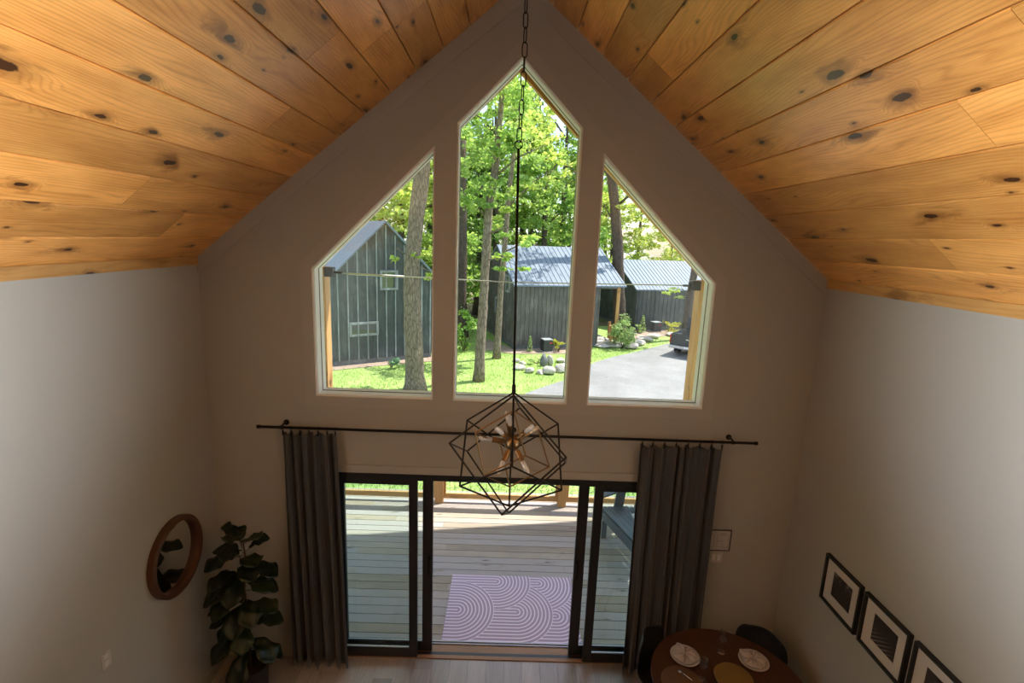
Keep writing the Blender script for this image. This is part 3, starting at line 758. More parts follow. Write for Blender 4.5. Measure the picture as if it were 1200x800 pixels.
# (height, azimuth degrees: 0 = +X, 270 = towards the camera, elevation, length)
for (h, az, el, L) in [(1.52, 200, 55, .24), (1.50, 330, 40, .25), (1.45, 260, 25, .26), (1.42, 20, 35, .24), (1.36, 170, 20, .28), (1.34, 300, 5, .26), (1.30, 350, -5, .27), (1.26, 230, 0, .27), (1.18, 215, -10, .25),
                       (1.10, 180, 15, .30), (1.08, 250, -15, .28), (1.05, 10, 8, .25), (1.02, 300, -20, .26), (0.97, 200, -12, .30), (0.93, 345, 0, .26), (0.88, 150, 5, .27), (0.86, 240, -30, .25),
                       (0.74, 195, 5, .30), (0.70, 0, 10, .28), (0.66, 225, -15, .30), (0.60, 330, -25, .28), (0.55, 190, -25, .32), (0.50, 275, -40, .28), (0.46, 20, -20, .26), (1.56, 270, 35, .24), (1.47, 140, 30, .24), (1.40, 215, 8, .28), (1.38, 320, 20, .26), (1.22, 280, -10, .28), (1.16, 330, 5, .27), (1.12, 225, -5, .30), (0.98, 260, -25, .28), (0.80, 285, -25, .26)]:
    a = math.radians(az + rr.uniform(-12, 12)); e = math.radians(el)
    d = Vector((math.cos(a)*math.cos(e), math.sin(a)*math.cos(e), math.sin(e)))
    b0 = Vector((PX, PY, h)); b1 = b0 + d * 0.07
    stp.tube([b0, b1], 0.0035, 5)
    Lm = L
    tip = b1 + d * Lm
    if tip.x < -W + 0.03: Lm *= 0.7
    if tip.y > -0.03: Lm *= 0.6
    fig_leaf(b1, d, Lm * 0.86, Lm * 0.74, 0.30)
stp.build('stem', M['stem'], fig, True)
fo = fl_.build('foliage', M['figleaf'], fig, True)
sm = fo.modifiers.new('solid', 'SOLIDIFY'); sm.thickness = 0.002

# ------------------------------------------------------------------ dining set
TX, TY, TZ = 1.86, -0.965, 0.74
tb = thing('dining_table', (TX, TY, 0), 'round walnut dining table set for a meal in the right corner', 'table')
tt = MB()
for k in range(9):   # top glued up from boards, clipped to the circle
    xa, xb = -0.62 + k * 1.24/9, -0.62 + (k+1) * 1.24/9
    pts = []
    for i in range(13):
        xx = xa + (xb - xa) * i / 12; pts.append((xx, -math.sqrt(max(0, 0.62**2 - xx*xx))))
    for i in range(13):
        xx = xb - (xb - xa) * i / 12; pts.append((xx, math.sqrt(max(0, 0.62**2 - xx*xx))))
    if k in (0, 8): pts = [p for i, p in enumerate(pts) if i == 0 or (Vector(p) - Vector(pts[i-1])).length > 1e-5]
    n = len(pts); o = random.random() * 20
    vs = [(TX+p[0], TY+p[1], TZ-0.028) for p in pts] + [(TX+p[0], TY+p[1], TZ) for p in pts]
    fs = [tuple(range(n))[::-1], tuple(range(n, 2*n))] + [(i, (i+1) % n, n+(i+1) % n, n+i) for i in range(n)]
    uvs = [[(vs[q][1]+o, vs[q][0]) for q in f] for f in fs]
    tt.add(vs, fs, 0, uvs, random.random())
tt.build('tabletop', M['walnut'], tb)
pd = MB(); pd.lathe([(0.26, 0.0005), (0.26, 0.02), (0.07, 0.045), (0.05, 0.10), (0.045, 0.60), (0.09, 0.69), (0.22, 0.7115)], 32, (TX, TY, 0))
pd.build('pedestal', M['blackwood'], tb, 'auto')

def chair(cx, cy, ang, label):
    """moulded shell chair; ang = direction the sitter faces"""
    root = thing('dining_chair', (cx, cy, 0), label, 'chair', 'black shell chairs at the round table', ang)
    # shell: local +X = front; profile along the back and seat
    prof = [(-0.235, 0.83), (-0.232, 0.80), (-0.225, 0.72), (-0.212, 0.62), (-0.19, 0.53), (-0.145, 0.468), (-0.07, 0.448), (0.05, 0.452), (0.15, 0.462), (0.20, 0.452)]
    half = [0.13, 0.175, 0.215, 0.230, 0.232, 0.228, 0.222, 0.222, 0.215, 0.19]
    curl = [0.05, 0.055, 0.06, 0.06, 0.055, 0.045, 0.03, 0.02, 0.012, 0.006]
    vs = []; fs = []; nk = 13
    for i, (px, pz) in enumerate(prof):
        for k in range(nk):
            t = -1 + 2 * k / (nk - 1)
            back = max(0.0, 1 - i / 5)
            vs.append((px + curl[i] * t * t * (0.4 + back), half[i] * t, pz + (1 - back) * curl[i] * 1.6 * t * t * (1 if i < 9 else 0.5)))
    for i in range(len(prof) - 1):
        for k in range(nk - 1):
            b = i * nk + k; fs.append((b, b+1, b+nk+1, b+nk))
    nb = 5 * nk
    for nm, f in (('backrest', [q for q in fs if min(q) < 4*nk]), ('seat', [q for q in fs if min(q) >= 4*nk])):
        used = sorted({q for g in f for q in g}); mp = {q: i for i, q in enumerate(used)}
        o = MB().add([vs[q] for q in used], [[mp[q] for q in g] for g in f]).build(nm, M['shell'], root, True, local=True)
        sb = o.modifiers.new('sub', 'SUBSURF'); sb.levels = 1; sb.render_levels = 2
        sd_ = o.modifiers.new('solid', 'SOLIDIFY'); sd_.thickness = 0.012
    for sx, sy in ((1, 1), (1, -1), (-1, 1), (-1, -1)):
        MB().tube([(0.10*sx - 0.02, 0.12*sy, 0.446), (0.20*sx - 0.02, 0.20*sy, 0.0005)], [0.013, 0.010], 8).build('leg', M['blackwood'], root, True, local=True)
    MB().box((-0.14, -0.14, 0.425), (0.10, 0.14, 0.434)).build('under_frame', M['blackwood'], root, local=True)
    return root
chair(1.455, -0.635, math.radians(-45), 'black shell dining chair between the table and the right curtain')
chair(2.235, -0.595, math.radians(-135), 'black shell dining chair in the corner behind the table')

def plate(cx, cy, rot, lp, ln_):
    p = MB().lathe([(0.0, 0.004), (0.062, 0.003), (0.072, 0.0005), (0.078, 0.002), (0.122, 0.016), (0.124, 0.019), (0.118, 0.019), (0.076, 0.007), (0.0, 0.0065)], 40, (cx, cy, TZ + 0.0005)).build('dinner_plate', M['china'], None, True)
    tag(p, lp, 'plate', 'pale plates on the round table')
    # napkin folded into a five petal flower
    nk = MB()
    for k in range(5):
        a = rot + k * 2 * PI / 5 + (0.12 if k % 2 else -0.08); L = 0.104 if k != 0 else 0.122
        d = Vector((math.cos(a), math.sin(a), 0)); s = Vector((-d.y, d.x, 0))
        vs = []; fs = []
        n = 10
        for i in range(n + 1):
            t = i / n; w = 0.043 * math.sin(PI * min(1, 0.04 + 0.93 * t) ** 1.25) + 0.002
            for q in (-1, -0.62, -0.25, 0, 0.25, 0.62, 1):
                z = 0.024 + 0.046 * (1 - abs(q)**1.5) * math.sin(PI * (0.15 + 0.8 * t)) * (0.12 if abs(q) < 0.1 else 1.0) + 0.012 * t
                vs.append(Vector((cx, cy, TZ + 0.002 + z * 0.8)) + d * (0.006 + L * t) + s * (w * q))
        for i in range(n):
            for q in range(6):
                b = i * 7 + q; fs.append((b, b+1, b+8, b+7))
        nk.add(vs, fs)
    nk.lathe([(0.0, 0.020), (0.085, 0.0215), (0.10, 0.0235), (0.09, 0.028), (0.0, 0.030)], 24, (cx, cy, TZ))
    o = nk.build('folded_napkin', M['linen'], None, True); tag(o, ln_, 'napkin', 'folded napkins on the plates')
plate(1.585, -0.690, 1.9, 'pale round plate on the table side near the curtain', 'white napkin folded into a flower on the plate near the curtain')
plate(2.165, -0.720, 2.3, 'pale round plate on the table side near the corner chair', 'white napkin folded into a flower on the plate near the corner chair')
pm = MB(); pm.lathe([(0.0, 0.0005), (0.165, 0.0005), (0.168, 0.002), (0.165, 0.0038), (0.0, 0.0042)], 40, (1.475, -0.955, TZ))
tag(pm.build('woven_placemat', M['straw'], None, True), 'round woven straw placemat on the table edge below the curtain side plate', 'placemat')
bw = thing('serving_bowl', (1.87, -0.985, TZ), 'wide ochre bowl in the middle of the round table', 'bowl')
MB().lathe([(0.0, 0.001), (0.07, 0.001), (0.075, 0.008), (0.135, 0.065), (0.150, 0.095), (0.142, 0.097)], 40, (1.87, -0.985, TZ)).build('outside', M['bowl'], bw, True)
MB().lathe([(0.1425, 0.0965), (0.128, 0.068), (0.07, 0.016), (0.0, 0.013)], 40, (1.87, -0.985, TZ)).build('inside', M['bowlin'], bw, True)
def wineglass(cx, cy, lab):
    g = MB().lathe([(0.0, 0.0005), (0.034, 0.0008), (0.034, 0.003), (0.006, 0.007), (0.0042, 0.012), (0.0042, 0.085), (0.012, 0.095), (0.027, 0.115), (0.034, 0.145), (0.030, 0.20), (0.0285, 0.20), (0.0325, 0.145), (0.025, 0.117), (0.0, 0.098)], 24, (cx, cy, TZ)).build('wine_glass', M['stemware'], None, True)
    tag(g, lab, 'glass', 'clear stemmed glasses on the round table')
wineglass(1.925, -0.62, 'clear stemmed glass standing between the two plates')
wineglass(1.645, -0.92, 'clear stemmed glass standing between the placemat and the bowl')
fk = MB()
fk.tube([(1.50, -0.86, TZ+0.0065), (1.53, -0.90, TZ+0.008), (1.56, -0.94, TZ+0.0065)], [0.003, 0.0035, 0.004], 6); fk.lathe([(0.0, 0.002), (0.014, 0.003), (0.016, 0.0065), (0.0, 0.005)], 14, (1.49, -0.848, TZ+0.001))
tag(fk.build('steel_spoon', M['steel'], None, True), 'shiny steel spoon lying on the woven placemat', 'spoon')

# ------------------------------------------------------------------ porch
GZ = -1.2
dk = MB(); rr = random.Random(77); y = 0.268
ZD = -0.05
while y < 3.62:
    xj = [-3.5]; x = -3.5 + rr.uniform(0.8, 3.0)
    while x < 3.3: xj.append(x); x += rr.uniform(2.4, 3.6)
    xj.append(3.5)
    for a, b in zip(xj, xj[1:]):
        dk.wood_box((a+0.001, y, ZD-0.03), (b-0.001, y+0.132, ZD), 0, rr.random(), (rr.random()*60, rr.random()*60))
    y += 0.142
struct(dk.build('porch_deck', M['deck']))
pf_ = MB()
for yy in (0.30, 1.4, 2.5, 3.5): pf_.box((-3.45, yy, ZD-0.25), (3.45, yy+0.05, ZD-0.031))
for xx in (-3.3, -1.0, 1.0, 3.3): pf_.box((xx-0.07, 3.40, GZ-0.1), (xx+0.07, 3.49, ZD-0.251))
struct(pf_.build('porch_deck_joists', M['deck'])).name = 'porch_understructure'

def post(name, x, y, w, z0, z1, label, parent=None, cat='post', group=None, deep=1.0):
    mb = MB(); mb.beam((x, y, z0), (x, y, z1), w, w * deep, up=(0,1,0), tint=random.random())
    o = mb.build(name, M['post'], parent, bevel=0.006)
    if parent is None: tag(o, label, cat, group)
    return o
post('porch_post', -2.84, 3.30, 0.15, ZD+0.0005, 3.70, 'timber porch post seen through the left window', None, 'post', 'timber posts of the porch roof', 1.5)
post('porch_post', 2.88, 3.30, 0.15, ZD+0.0005, 3.70, 'timber porch post seen through the right window', None, 'post', 'timber posts of the porch roof', 1.5)

# porch roof: two slopes of boards, front rafters and side beams
PR, PS = 6.62, 0.965
def slope_pts(x): return PR - PS * abs(x)
for i, sd in enumerate((-1, 1)):
    YF = 3.80
    struct(MB().plate([[(0.0, 0.185), (sd*3.35, 0.185), (sd*3.35, YF), (0.0, YF)]], lambda a, b: (a, b, slope_pts(a)), lambda a, b: (a, b, slope_pts(a) + 0.12)).build('porch_roof_%s' % ('left', 'right')[i], M['pine'])).name = 'roof_porch_%s' % ('left', 'right')[i]
    struct(MB().xz([[(0, PR-0.005), (sd*3.2, slope_pts(3.2)-0.005), (sd*3.2, slope_pts(3.2)-0.14), (0, PR-0.14)]], 3.20, 3.28).build('porch_rafter_%s' % ('left', 'right')[i], M['post'])).name = 'beam_rafter_%s' % ('left', 'right')[i]
    struct(MB().beam((sd*2.86, 0.19, 3.775), (sd*2.86, 3.19, 3.775), 0.10, 0.15).build('porch_beam_%s' % ('left', 'right')[i], M['post'])).name = 'beam_side_%s' % ('left', 'right')[i]

# guard rail: posts, rails, wire mesh panels
rl = thing('deck_railing', (0, 3.30, ZD), 'timber deck railing with square wire mesh across the porch front', 'railing')
for px in (-1.05, 0.95): post('post', px, 3.30, 0.135, ZD+0.0005, 0.98, None, rl)
for (xa, xb) in ((-2.76, -1.12), (-0.98, 0.88), (1.02, 2.80)):
    for z0, nm in ((0.065, 'bottom_rail'), (0.945, 'top_rail')):
        m_ = MB(); m_.beam((xa, 3.30, z0), (xb, 3.30, z0), 0.04, 0.085, tint=random.random()); m_.build(nm, M['post'], rl)
    for xx in (xa + 0.02, xb - 0.02):
        m_ = MB(); m_.beam((xx, 3.30, 0.11), (xx, 3.30, 0.90), 0.038, 0.04, up=(0,1,0), tint=random.random()); m_.build('stile', M['post'], rl)
    m_ = MB(); x = xa + 0.1
    while x < xb - 0.05: m_.tube([(x, 3.30, 0.10), (x, 3.30, 0.91)], 0.0025, 4); x += 0.10
    z = 0.20
    while z < 0.9: m_.tube([(xa+0.03, 3.304, z), (xb-0.03, 3.304, z)], 0.0025, 4); z += 0.10
    m_.build('wire_mesh', M['wire'], rl)
cp = MB(); cp.box((-2.76, 3.235, 0.99), (2.80, 3.365, 1.03)); cp.build('cap_rail', M['post'], rl)

# tension cable between the posts
cb = thing('tension_cable', (0, 3.24, 3.55), 'thin pale cable strung between the two timber porch posts', 'cable')
MB().tube([(-2.52, 3.22, 3.615), (0, 3.22, 3.575), (2.60, 3.22, 3.625)], 0.0085, 8).build('cable', M['wirel'], cb, True)
for sd, xx in ((-1, -2.84), (1, 2.88)):
    b = MB(); ix = xx - sd * 0.0755
    xs = sorted((ix, ix - sd*0.13)); b.box((xs[0], 3.15, 3.56), (xs[1], 3.29, 3.70))
    b.tube([(ix - sd*0.13, 3.22, 3.625), (ix - sd*0.25, 3.22, 3.622)], 0.018, 8)
    b.build('anchor_box', M['blackmetal'], cb, bevel=0.006)
tn = MB(); tn.tube([(-2.42, 3.22, 3.612), (-1.60, 3.22, 3.60)], 0.016, 8); tn.build('turnbuckle', M['wirel'], cb, True)

# bench on the deck
bn = thing('slatted_bench', (1.95, 2.15, ZD), 'grey slatted garden bench on the deck beyond the right glass', 'bench')
A_ = Vector((1.42, 2.44, 0)); B_ = Vector((1.72, 1.50, 0)); ed = (B_ - A_).normalized(); nr = Vector((-ed.y, ed.x, 0))
for k in range(6):
    a = A_ + nr * (0.045 + k * 0.088); b = B_ + nr * (0.045 + k * 0.088)
    zz = 0.405 - 0.010 * k
    MB().beam((a.x, a.y, zz), (b.x, b.y, zz), 0.078, 0.026).build('slat', M['benchgrey'], bn, bevel=0.004)
MB().beam((A_.x, A_.y, 0.325), (B_.x, B_.y, 0.325), 0.03, 0.125).build('apron', M['benchgrey'], bn, bevel=0.004)
for p in (A_, B_):
    for q in (0.05, 0.48):
        c = p + nr * q + ed * (0.06 if p is A_ else -0.06)
        MB().beam((c.x, c.y, ZD+0.0005), (c.x, c.y, 0.26 if q < .1 else 0.335), 0.07, 0.05, up=(0,1,0)).build('leg', M['benchgrey'], bn, bevel=0.004)
for k in range(5):
    p = A_ + nr * 0.55 + ed * (0.10 + k * 0.19)
    t_ = p + nr * 0.18
    MB().beam((p.x, p.y, 0.35), (t_.x, t_.y, 0.98), 0.155, 0.024, up=tuple(nr)).build('back_board', M['benchgrey'], bn, bevel=0.004)
c0 = A_ + nr * 0.30 - ed * 0.03; c1_ = c0 + nr * 0.05
MB().beam((c0.x, c0.y, 0.26), (c1_.x, c1_.y, 0.66), 0.15, 0.03, up=tuple(ed)).build('arm_support', M['benchgrey'], bn, bevel=0.004)
c2_ = A_ - nr * 0.03 - ed * 0.03; c3_ = A_ + nr * 0.62 - ed * 0.03
MB().beam((c2_.x, c2_.y, 0.565), (c3_.x, c3_.y, 0.71), 0.12, 0.026).build('armrest', M['benchgrey'], bn, bevel=0.004)

# rug
rx0, rx1, ry0, ry1 = -0.632, 0.885, 0.285, 1.435
rg = MB(); rg.xy([[(rx0, ry0), (rx1, ry0), (rx1, ry1), (rx0, ry1)]], ZD+0.0008, ZD+0.007)
ro = rg.build('outdoor_rug', rug_mat((rx0+rx1)/2, (ry0+ry1)/2), None, bevel=0.002)
tag(ro, 'lilac outdoor rug with nested arch lines on the deck', 'rug')

# ------------------------------------------------------------------ grounds
def flat(name, poly, z0, z1, mat, kind='structure'):
    o = MB().xy([poly], z0, z1).build(name, mat); o['kind'] = kind; return o
flat('ground', [(-60, -40), (60, -40), (60, 110), (-60, 110)], GZ-0.3, GZ, M['lawn'])
flat('ground_woods', [(-60, 29), (8, 29), (14, 33), (60, 36), (60, 109), (-60, 109)], GZ+0.002, GZ+0.02, M['woodfloor'])
flat('driveway', [(-1.2, 6.5), (0.53, 12.96), (1.3, 14.0), (2.4, 15.3), (3.2, 16.9), (4.0, 18.4), (5.1, 19.7), (6.5, 21.0), (8.9, 23.6), (13, 24.6), (30, 26), (30, 6.6)], GZ+0.001, GZ+0.03, M['gravel'])
flat('ground_gravel', [(-9, 4.0), (9, 4.0), (9, 5.9), (-9, 5.8)], GZ+0.001, GZ+0.025, M['gravel'])
# planting beds along the cabins
flat('ground_bed', [(-7.6, 15.0), (-4.5, 16.9), (-2.6, 17.9), (-2.9, 18.6), (-4.0, 18.6), (-7.4, 16.4)], GZ+0.001, GZ+0.022, M['bed'])
flat('ground_bed_2', [(-1.6, 20.6), (0.3, 19.6), (3.6, 20.2), (4.2, 21.0), (4.4, 22.0), (0.3, 20.75), (-1.0, 23.0)], GZ+0.001, GZ+0.022, M['bed'])
flat('ground_bed_3', [(5.2, 22.0), (6.6, 22.6), (8.2, 25.4), (12.5, 27.0), (12.5, 28.8), (8.0, 27.6), (6.0, 25.5)], GZ+0.001, GZ+0.022, M['bed'])
for n_ in ('ground_bed', 'ground_bed_2', 'ground_bed_3'): bpy.data.objects[n_].name = n_

# lawn blades over the part of the lawn the windows look onto
def quads(name, cen, size, mat, parent=None, flatness=0.0, asp=0.62, seed=0, up_bias=0.0):
    rng = np.random.default_rng(seed); n = len(cen)
    a = rng.normal(size=(n, 3)); a[:, 2] *= (1 - flatness); a /= np.linalg.norm(a, axis=1)[:, None] + 1e-9
    b = rng.normal(size=(n, 3)); b[:, 2] *= (1 - flatness); b -= (b * a).sum(1)[:, None] * a; b /= np.linalg.norm(b, axis=1)[:, None] + 1e-9
    s = (size * rng.uniform(0.65, 1.35, n))[:, None]
    p0 = cen - a * s * 0.5; p2 = cen + a * s * 0.5
    mid = cen - a * s * 0.05 + np.cross(a, b) * s * 0.08
    p1 = mid + b * s * asp * 0.5; p3 = mid - b * s * asp * 0.5
    V = np.stack([p0, p1, p2, p3], 1).reshape(-1, 3)
    return V, n
def leaf_object(name, V, n, mat, parent=None):
    if parent is None:
        org = np.array([(V[:,0].min()+V[:,0].max())/2, (V[:,1].min()+V[:,1].max())/2, V[:,2].min()])
    else: org = np.array(world_loc(parent))
    me = bpy.data.meshes.new(name)
    me.vertices.add(4*n); me.vertices.foreach_set('co', (V - org).astype(np.float32).ravel())
    me.loops.add(4*n); me.loops.foreach_set('vertex_index', np.arange(4*n, dtype=np.int32))
    me.polygons.add(n); me.polygons.foreach_set('loop_start', np.arange(0, 4*n, 4, dtype=np.int32))
    me.update(calc_edges=True); me.validate()
    me.materials.append(mat)
    o = bpy.data.objects.new(name, me); COL.objects.link(o)
    if parent is None: o.location = Vector(org)
    else: o.parent = parent
    return o
def inpoly(px, py, poly):
    c = np.zeros(len(px), bool); n = len(poly)
    for i in range(n):
        x1, y1 = poly[i]; x2, y2 = poly[(i+1) % n]
        k = ((y1 > py) != (y2 > py)) & (px < (x2-x1)*(py-y1)/((y2-y1)+1e-12)+x1); c ^= k
    return c
ng = 42000
gx = RNG.uniform(-8, 9, ng); gy = 5.9 + (RNG.uniform(0, 1, ng) ** 1.2) * 19
keep = ~inpoly(gx, gy, [(-1.25, 6.4), (0.48, 12.9), (2.3, 15.3), (3.9, 18.5), (6.4, 21.1), (8.8, 23.7), (13, 25), (30, 26), (30, 6.5)])
for bp in ([(-7.6, 15.0), (-4.5, 16.9), (-2.6, 17.9), (-2.9, 18.6), (-4.0, 18.6), (-7.4, 16.4)], [(-1.6, 20.6), (0.3, 19.6), (3.6, 20.2), (4.2, 21.0), (4.4, 22.0), (0.3, 20.75), (-1.0, 23.0)], [(5.2, 22.0), (6.6, 22.6), (8.2, 25.4), (12.5, 27.0), (12.5, 28.8), (8.0, 27.6), (6.0, 25.5)]):
    keep &= ~inpoly(gx, gy, bp)
gx, gy = gx[keep], gy[keep]
n = len(gx); hgt = RNG.uniform(0.04, 0.10, n); an = RNG.uniform(0, 6.28, n); lean = RNG.normal(0, 0.03, (n, 2))
b0 = np.stack([gx, gy, np.full(n, GZ)], 1); dv = np.stack([np.cos(an), np.sin(an), np.zeros(n)], 1) * 0.012
tp = b0 + np.stack([lean[:,0], lean[:,1], hgt], 1)
V = np.stack([b0 - dv, b0 + dv, tp + dv*0.3, tp - dv*0.3], 1).reshape(-1, 3)
tag(leaf_object('grass', V, n, M['grassblade']), 'bright green mown lawn around the cabins', 'grass', None, 'stuff')

# ------------------------------------------------------------------ cabins
def cabin(name, corner, u, width, depth, z_e, z_r, gable_front, label, mats, over=0.18, bat=0.36, wall_to=None, z0=GZ):
    """corner = front left base corner, u = unit direction along the front; gable_front: ridge runs away from the viewer"""
    u = Vector((u[0], u[1], 0)).normalized(); v = Vector((-u.y, u.x, 0)); C0 = Vector((corner[0], corner[1], 0))
    root = thing(name, (corner[0], corner[1], z0), label, 'building')
    P = lambda a, b, z: C0 + u * a + v * b + Vector((0, 0, z))
    zf = z0 + 0.22
    wt = wall_to or width
    ft = MB(); ft.plate([[(0.02, 0.02), (wt-0.02, 0.02), (wt-0.02, depth-0.02), (0.02, depth-0.02)]], lambda a, b: P(a, b, z0+0.0005), lambda a, b: P(a, b, zf))
    ft.build('foundation', M['rockd'], root)
    wl = MB()
    if gable_front:
        prof = [(0, zf), (wt, zf), (wt, z_e), (wt/2, z_r), (0, z_e)]
        wl.plate([prof], lambda a, z: P(a, 0, z), lambda a, z: P(a, depth, z))
    else:
        prof = [(0, zf), (depth, zf), (depth, z_e), (depth/2, z_r), (0, z_e)]
        wl.plate([prof], lambda b, z: P(0, b, z), lambda b, z: P(wt, b, z))
    wo = wl.build('wall', mats[0], root)
    bt = MB(); k = bat * 0.5
    while k < wt:      # battens on the front
        ze = z_e + (z_r - z_e) * (1 - abs(k - wt/2) / (wt/2)) if gable_front else z_e
        a = P(k, -0.02, zf); b = P(k, -0.02, ze - 0.03); bt.beam(a, b, 0.05, 0.036, up=tuple(v)); k += bat
    k = bat * 0.5
    while k < depth:   # battens on both ends
        ze = z_e if gable_front else z_e + (z_r - z_e) * (1 - abs(k - depth/2) / (depth/2))
        for aa in (-0.02, wt + 0.02):
            bt.beam(P(aa, k, zf), P(aa, k, ze - 0.03), 0.05, 0.036, up=tuple(u))
        k += bat
    bt.build('battens', mats[1], root)
    rf = MB(); th_ = 0.07
    sides = []
    if gable_front:
        half = wt / 2; sl = (z_r - z_e) / half
        for sd in (-1, 1):
            f = lambda s, y, d, sd=sd: P(half + sd * s, y, z_r - sl * s + d)
            sides.append((f, half + over, -over, depth + over))
    else:
        half = depth / 2; sl = (z_r - z_e) / half
        for sd in (-1, 1):
            f = lambda s, y, d, sd=sd: P(y, half + sd * s, z_r - sl * s + d)
            sides.append((f, half + over, -over, width + over))
    for f, smax, y0, y1 in sides:
        rf.plate([[(0, y0), (smax, y0), (smax, y1), (0, y1)]], lambda s, y, f=f: f(s, y, 0.02), lambda s, y, f=f: f(s, y, 0.02 + th_))
    ro_ = rf.build('roof', M['roofmetal'], root)
    sm_ = MB()
    for f, smax, y0, y1 in sides:
        y = y0 + 0.02
        while y < y1:
            sm_.beam(f(0.02, y, 0.10), f(smax, y, 0.10), 0.022, 0.030); y += 0.26
    sm_.build('standing_seams', M['roofmetal'], ro_)
    return root, P
def cabin_window(root, P, a0, a1, z0, z1, side='front'):
    f = MB(); g = MB()
    if side == 'front':
        f0 = lambda a, z: P(a, -0.005, z); f1 = lambda a, z: P(a, -0.075, z); g0 = lambda a, z: P(a, -0.02, z); g1 = lambda a, z: P(a, -0.035, z)
    else:
        f0 = lambda a, z: P(-0.005, a, z); f1 = lambda a, z: P(-0.075, a, z); g0 = lambda a, z: P(-0.02, a, z); g1 = lambda a, z: P(-0.035, a, z)
    w = 0.09
    f.plate([[(a0-w, z0-w), (a1+w, z0-w), (a1+w, z1+w), (a0-w, z1+w)], [(a0, z0), (a1, z0), (a1, z1), (a0, z1)]], f0, f1)
    fo_ = f.build('window', M['batten'], root)
    g.plate([[(a0, z0), (a1, z0), (a1, z1), (a0, z1)]], g0, g1).build('pane', M['cabglass'], fo_)
M['cabglass'] = plain('cabin_window_glass', (0.05, 0.06, 0.055), 0.04, 0.0, 1.0, 3, 0.1)
rA, PA = cabin('cabin', (-6.98, 16.03), (0.84, 0.545), 4.3, 6.5, 2.50, 4.62, True, 'charcoal board and batten cabin with a gable front, left of the big oak', (M['siding'], M['batten']), bat=0.40)
cabin_window(rA, PA, 0.72, 1.75, 0.10, 0.50); cabin_window(rA, PA, 2.02, 2.62, 1.98, 2.62)
rB, PB = cabin('cabin', (0.35, 20.65), (0.955, 0.297), 5.75, 6.0, 2.02, 3.75, False, 'long brown grey cabin with metal roof behind the rock garden', (M['sidingb'], M['sidingb']), bat=0.22, wall_to=4.55)
cabin_window(rB, PB, 2.6, 3.3, 0.3, 0.95, 'end'); cabin_window(rB, PB, 1.0, 1.5, 1.6, 2.3, 'end')
# entry porch at the end of the middle cabin
ep = MB()
ep.beam(PB(5.62, 0.05, GZ+0.0005), PB(5.62, 0.05, 2.0), 0.16, 0.16, up=(0,1,0), tint=0.7); ep.build('porch_post', M['post'], rB)
eb = MB(); eb.beam(PB(4.57, 0.05, 1.92), PB(5.53, 0.05, 1.92), 0.12, 0.16); eb.build('porch_header', M['sidingb'], rB)
ew = MB(); ew.plate([[(4.56, GZ+0.02), (5.7, GZ+0.02), (5.7, 2.0), (4.56, 2.0)]], lambda a, z: PB(a, 3.9, z), lambda a, z: PB(a, 4.0, z)); ew.build('porch_back_wall', M['siding'], rB)
est = MB(); est.plate([[(4.56, 0.2), (5.7, 0.2), (5.7, 3.88), (4.56, 3.88)]], lambda a, b: PB(a, b, GZ+0.001), lambda a, b: PB(a, b, GZ+0.25)); est.build('porch_step', M['rock'], rB)
rC, PC = cabin('cabin', (7.99, 27.69), (0.957, 0.29), 6.5, 5.6, 1.40, 3.0, False, 'low charcoal cabin with metal roof at the end of the driveway', (M['siding'], M['siding']), bat=0.30)

# condenser units
def condenser(x, y, s, rz, label):
    r = thing('condenser_unit', (x, y, GZ + 0.022), label, 'air conditioner', 'outdoor condenser units', rz)
    MB().box((-s/2, -s/2, 0.04), (s/2, s/2, 0.60)).build('case', M['acgrey'], r, bevel=0.02, local=True)
    lv = MB()
    for k in range(8): lv.box((-s/2-0.006, -s/2-0.006, 0.09+k*0.058), (s/2+0.006, s/2+0.006, 0.11+k*0.058))
    lv.build('louvers', M['blackmetal'], r, local=True)
    MB().box((-s/2-0.01, -s/2-0.01, 0.6005), (s/2+0.01, s/2+0.01, 0.63)).build('lid', M['acgreytop'], r, bevel=0.01, local=True)
    MB().box((-s/2-0.05, -s/2-0.05, 0.0), (s/2+0.05, s/2+0.05, 0.0395)).build('pad', M['rock'], r, local=True)
    MB().box((s*0.12, -s/2-0.010, 0.43), (s*0.42, -s/2-0.0065, 0.49)).build('badge', M['red'], r, local=True)
condenser(1.95, 20.42, 0.46, 0.3, 'grey condenser unit beside the wall of the long middle cabin')
condenser(9.25, 27.4, 0.50, 0.3, 'black condenser unit beside the low cabin past the driveway')
# ------------------------------------------------------------------ trees
def blob_centers(blobs, seed):
    rng = np.random.default_rng(seed); out = []
    for (x, y, z, rx, ry, rz, n) in blobs:
        # clustered: sub clumps inside the ellipsoid
        k = max(3, n // 45)
        c = rng.normal(size=(k, 3)); c /= np.linalg.norm(c, axis=1)[:, None]; c *= (rng.uniform(0.25, 1, k) ** 0.5)[:, None]
        idx = rng.integers(0, k, n)
        p = c[idx] + rng.normal(0, 0.15, (n, 3)) * np.array([1, 1, 0.65])
        out.append(p * np.array([rx, ry, rz]) + np.array([x, y, z]))
    return np.concatenate(out)

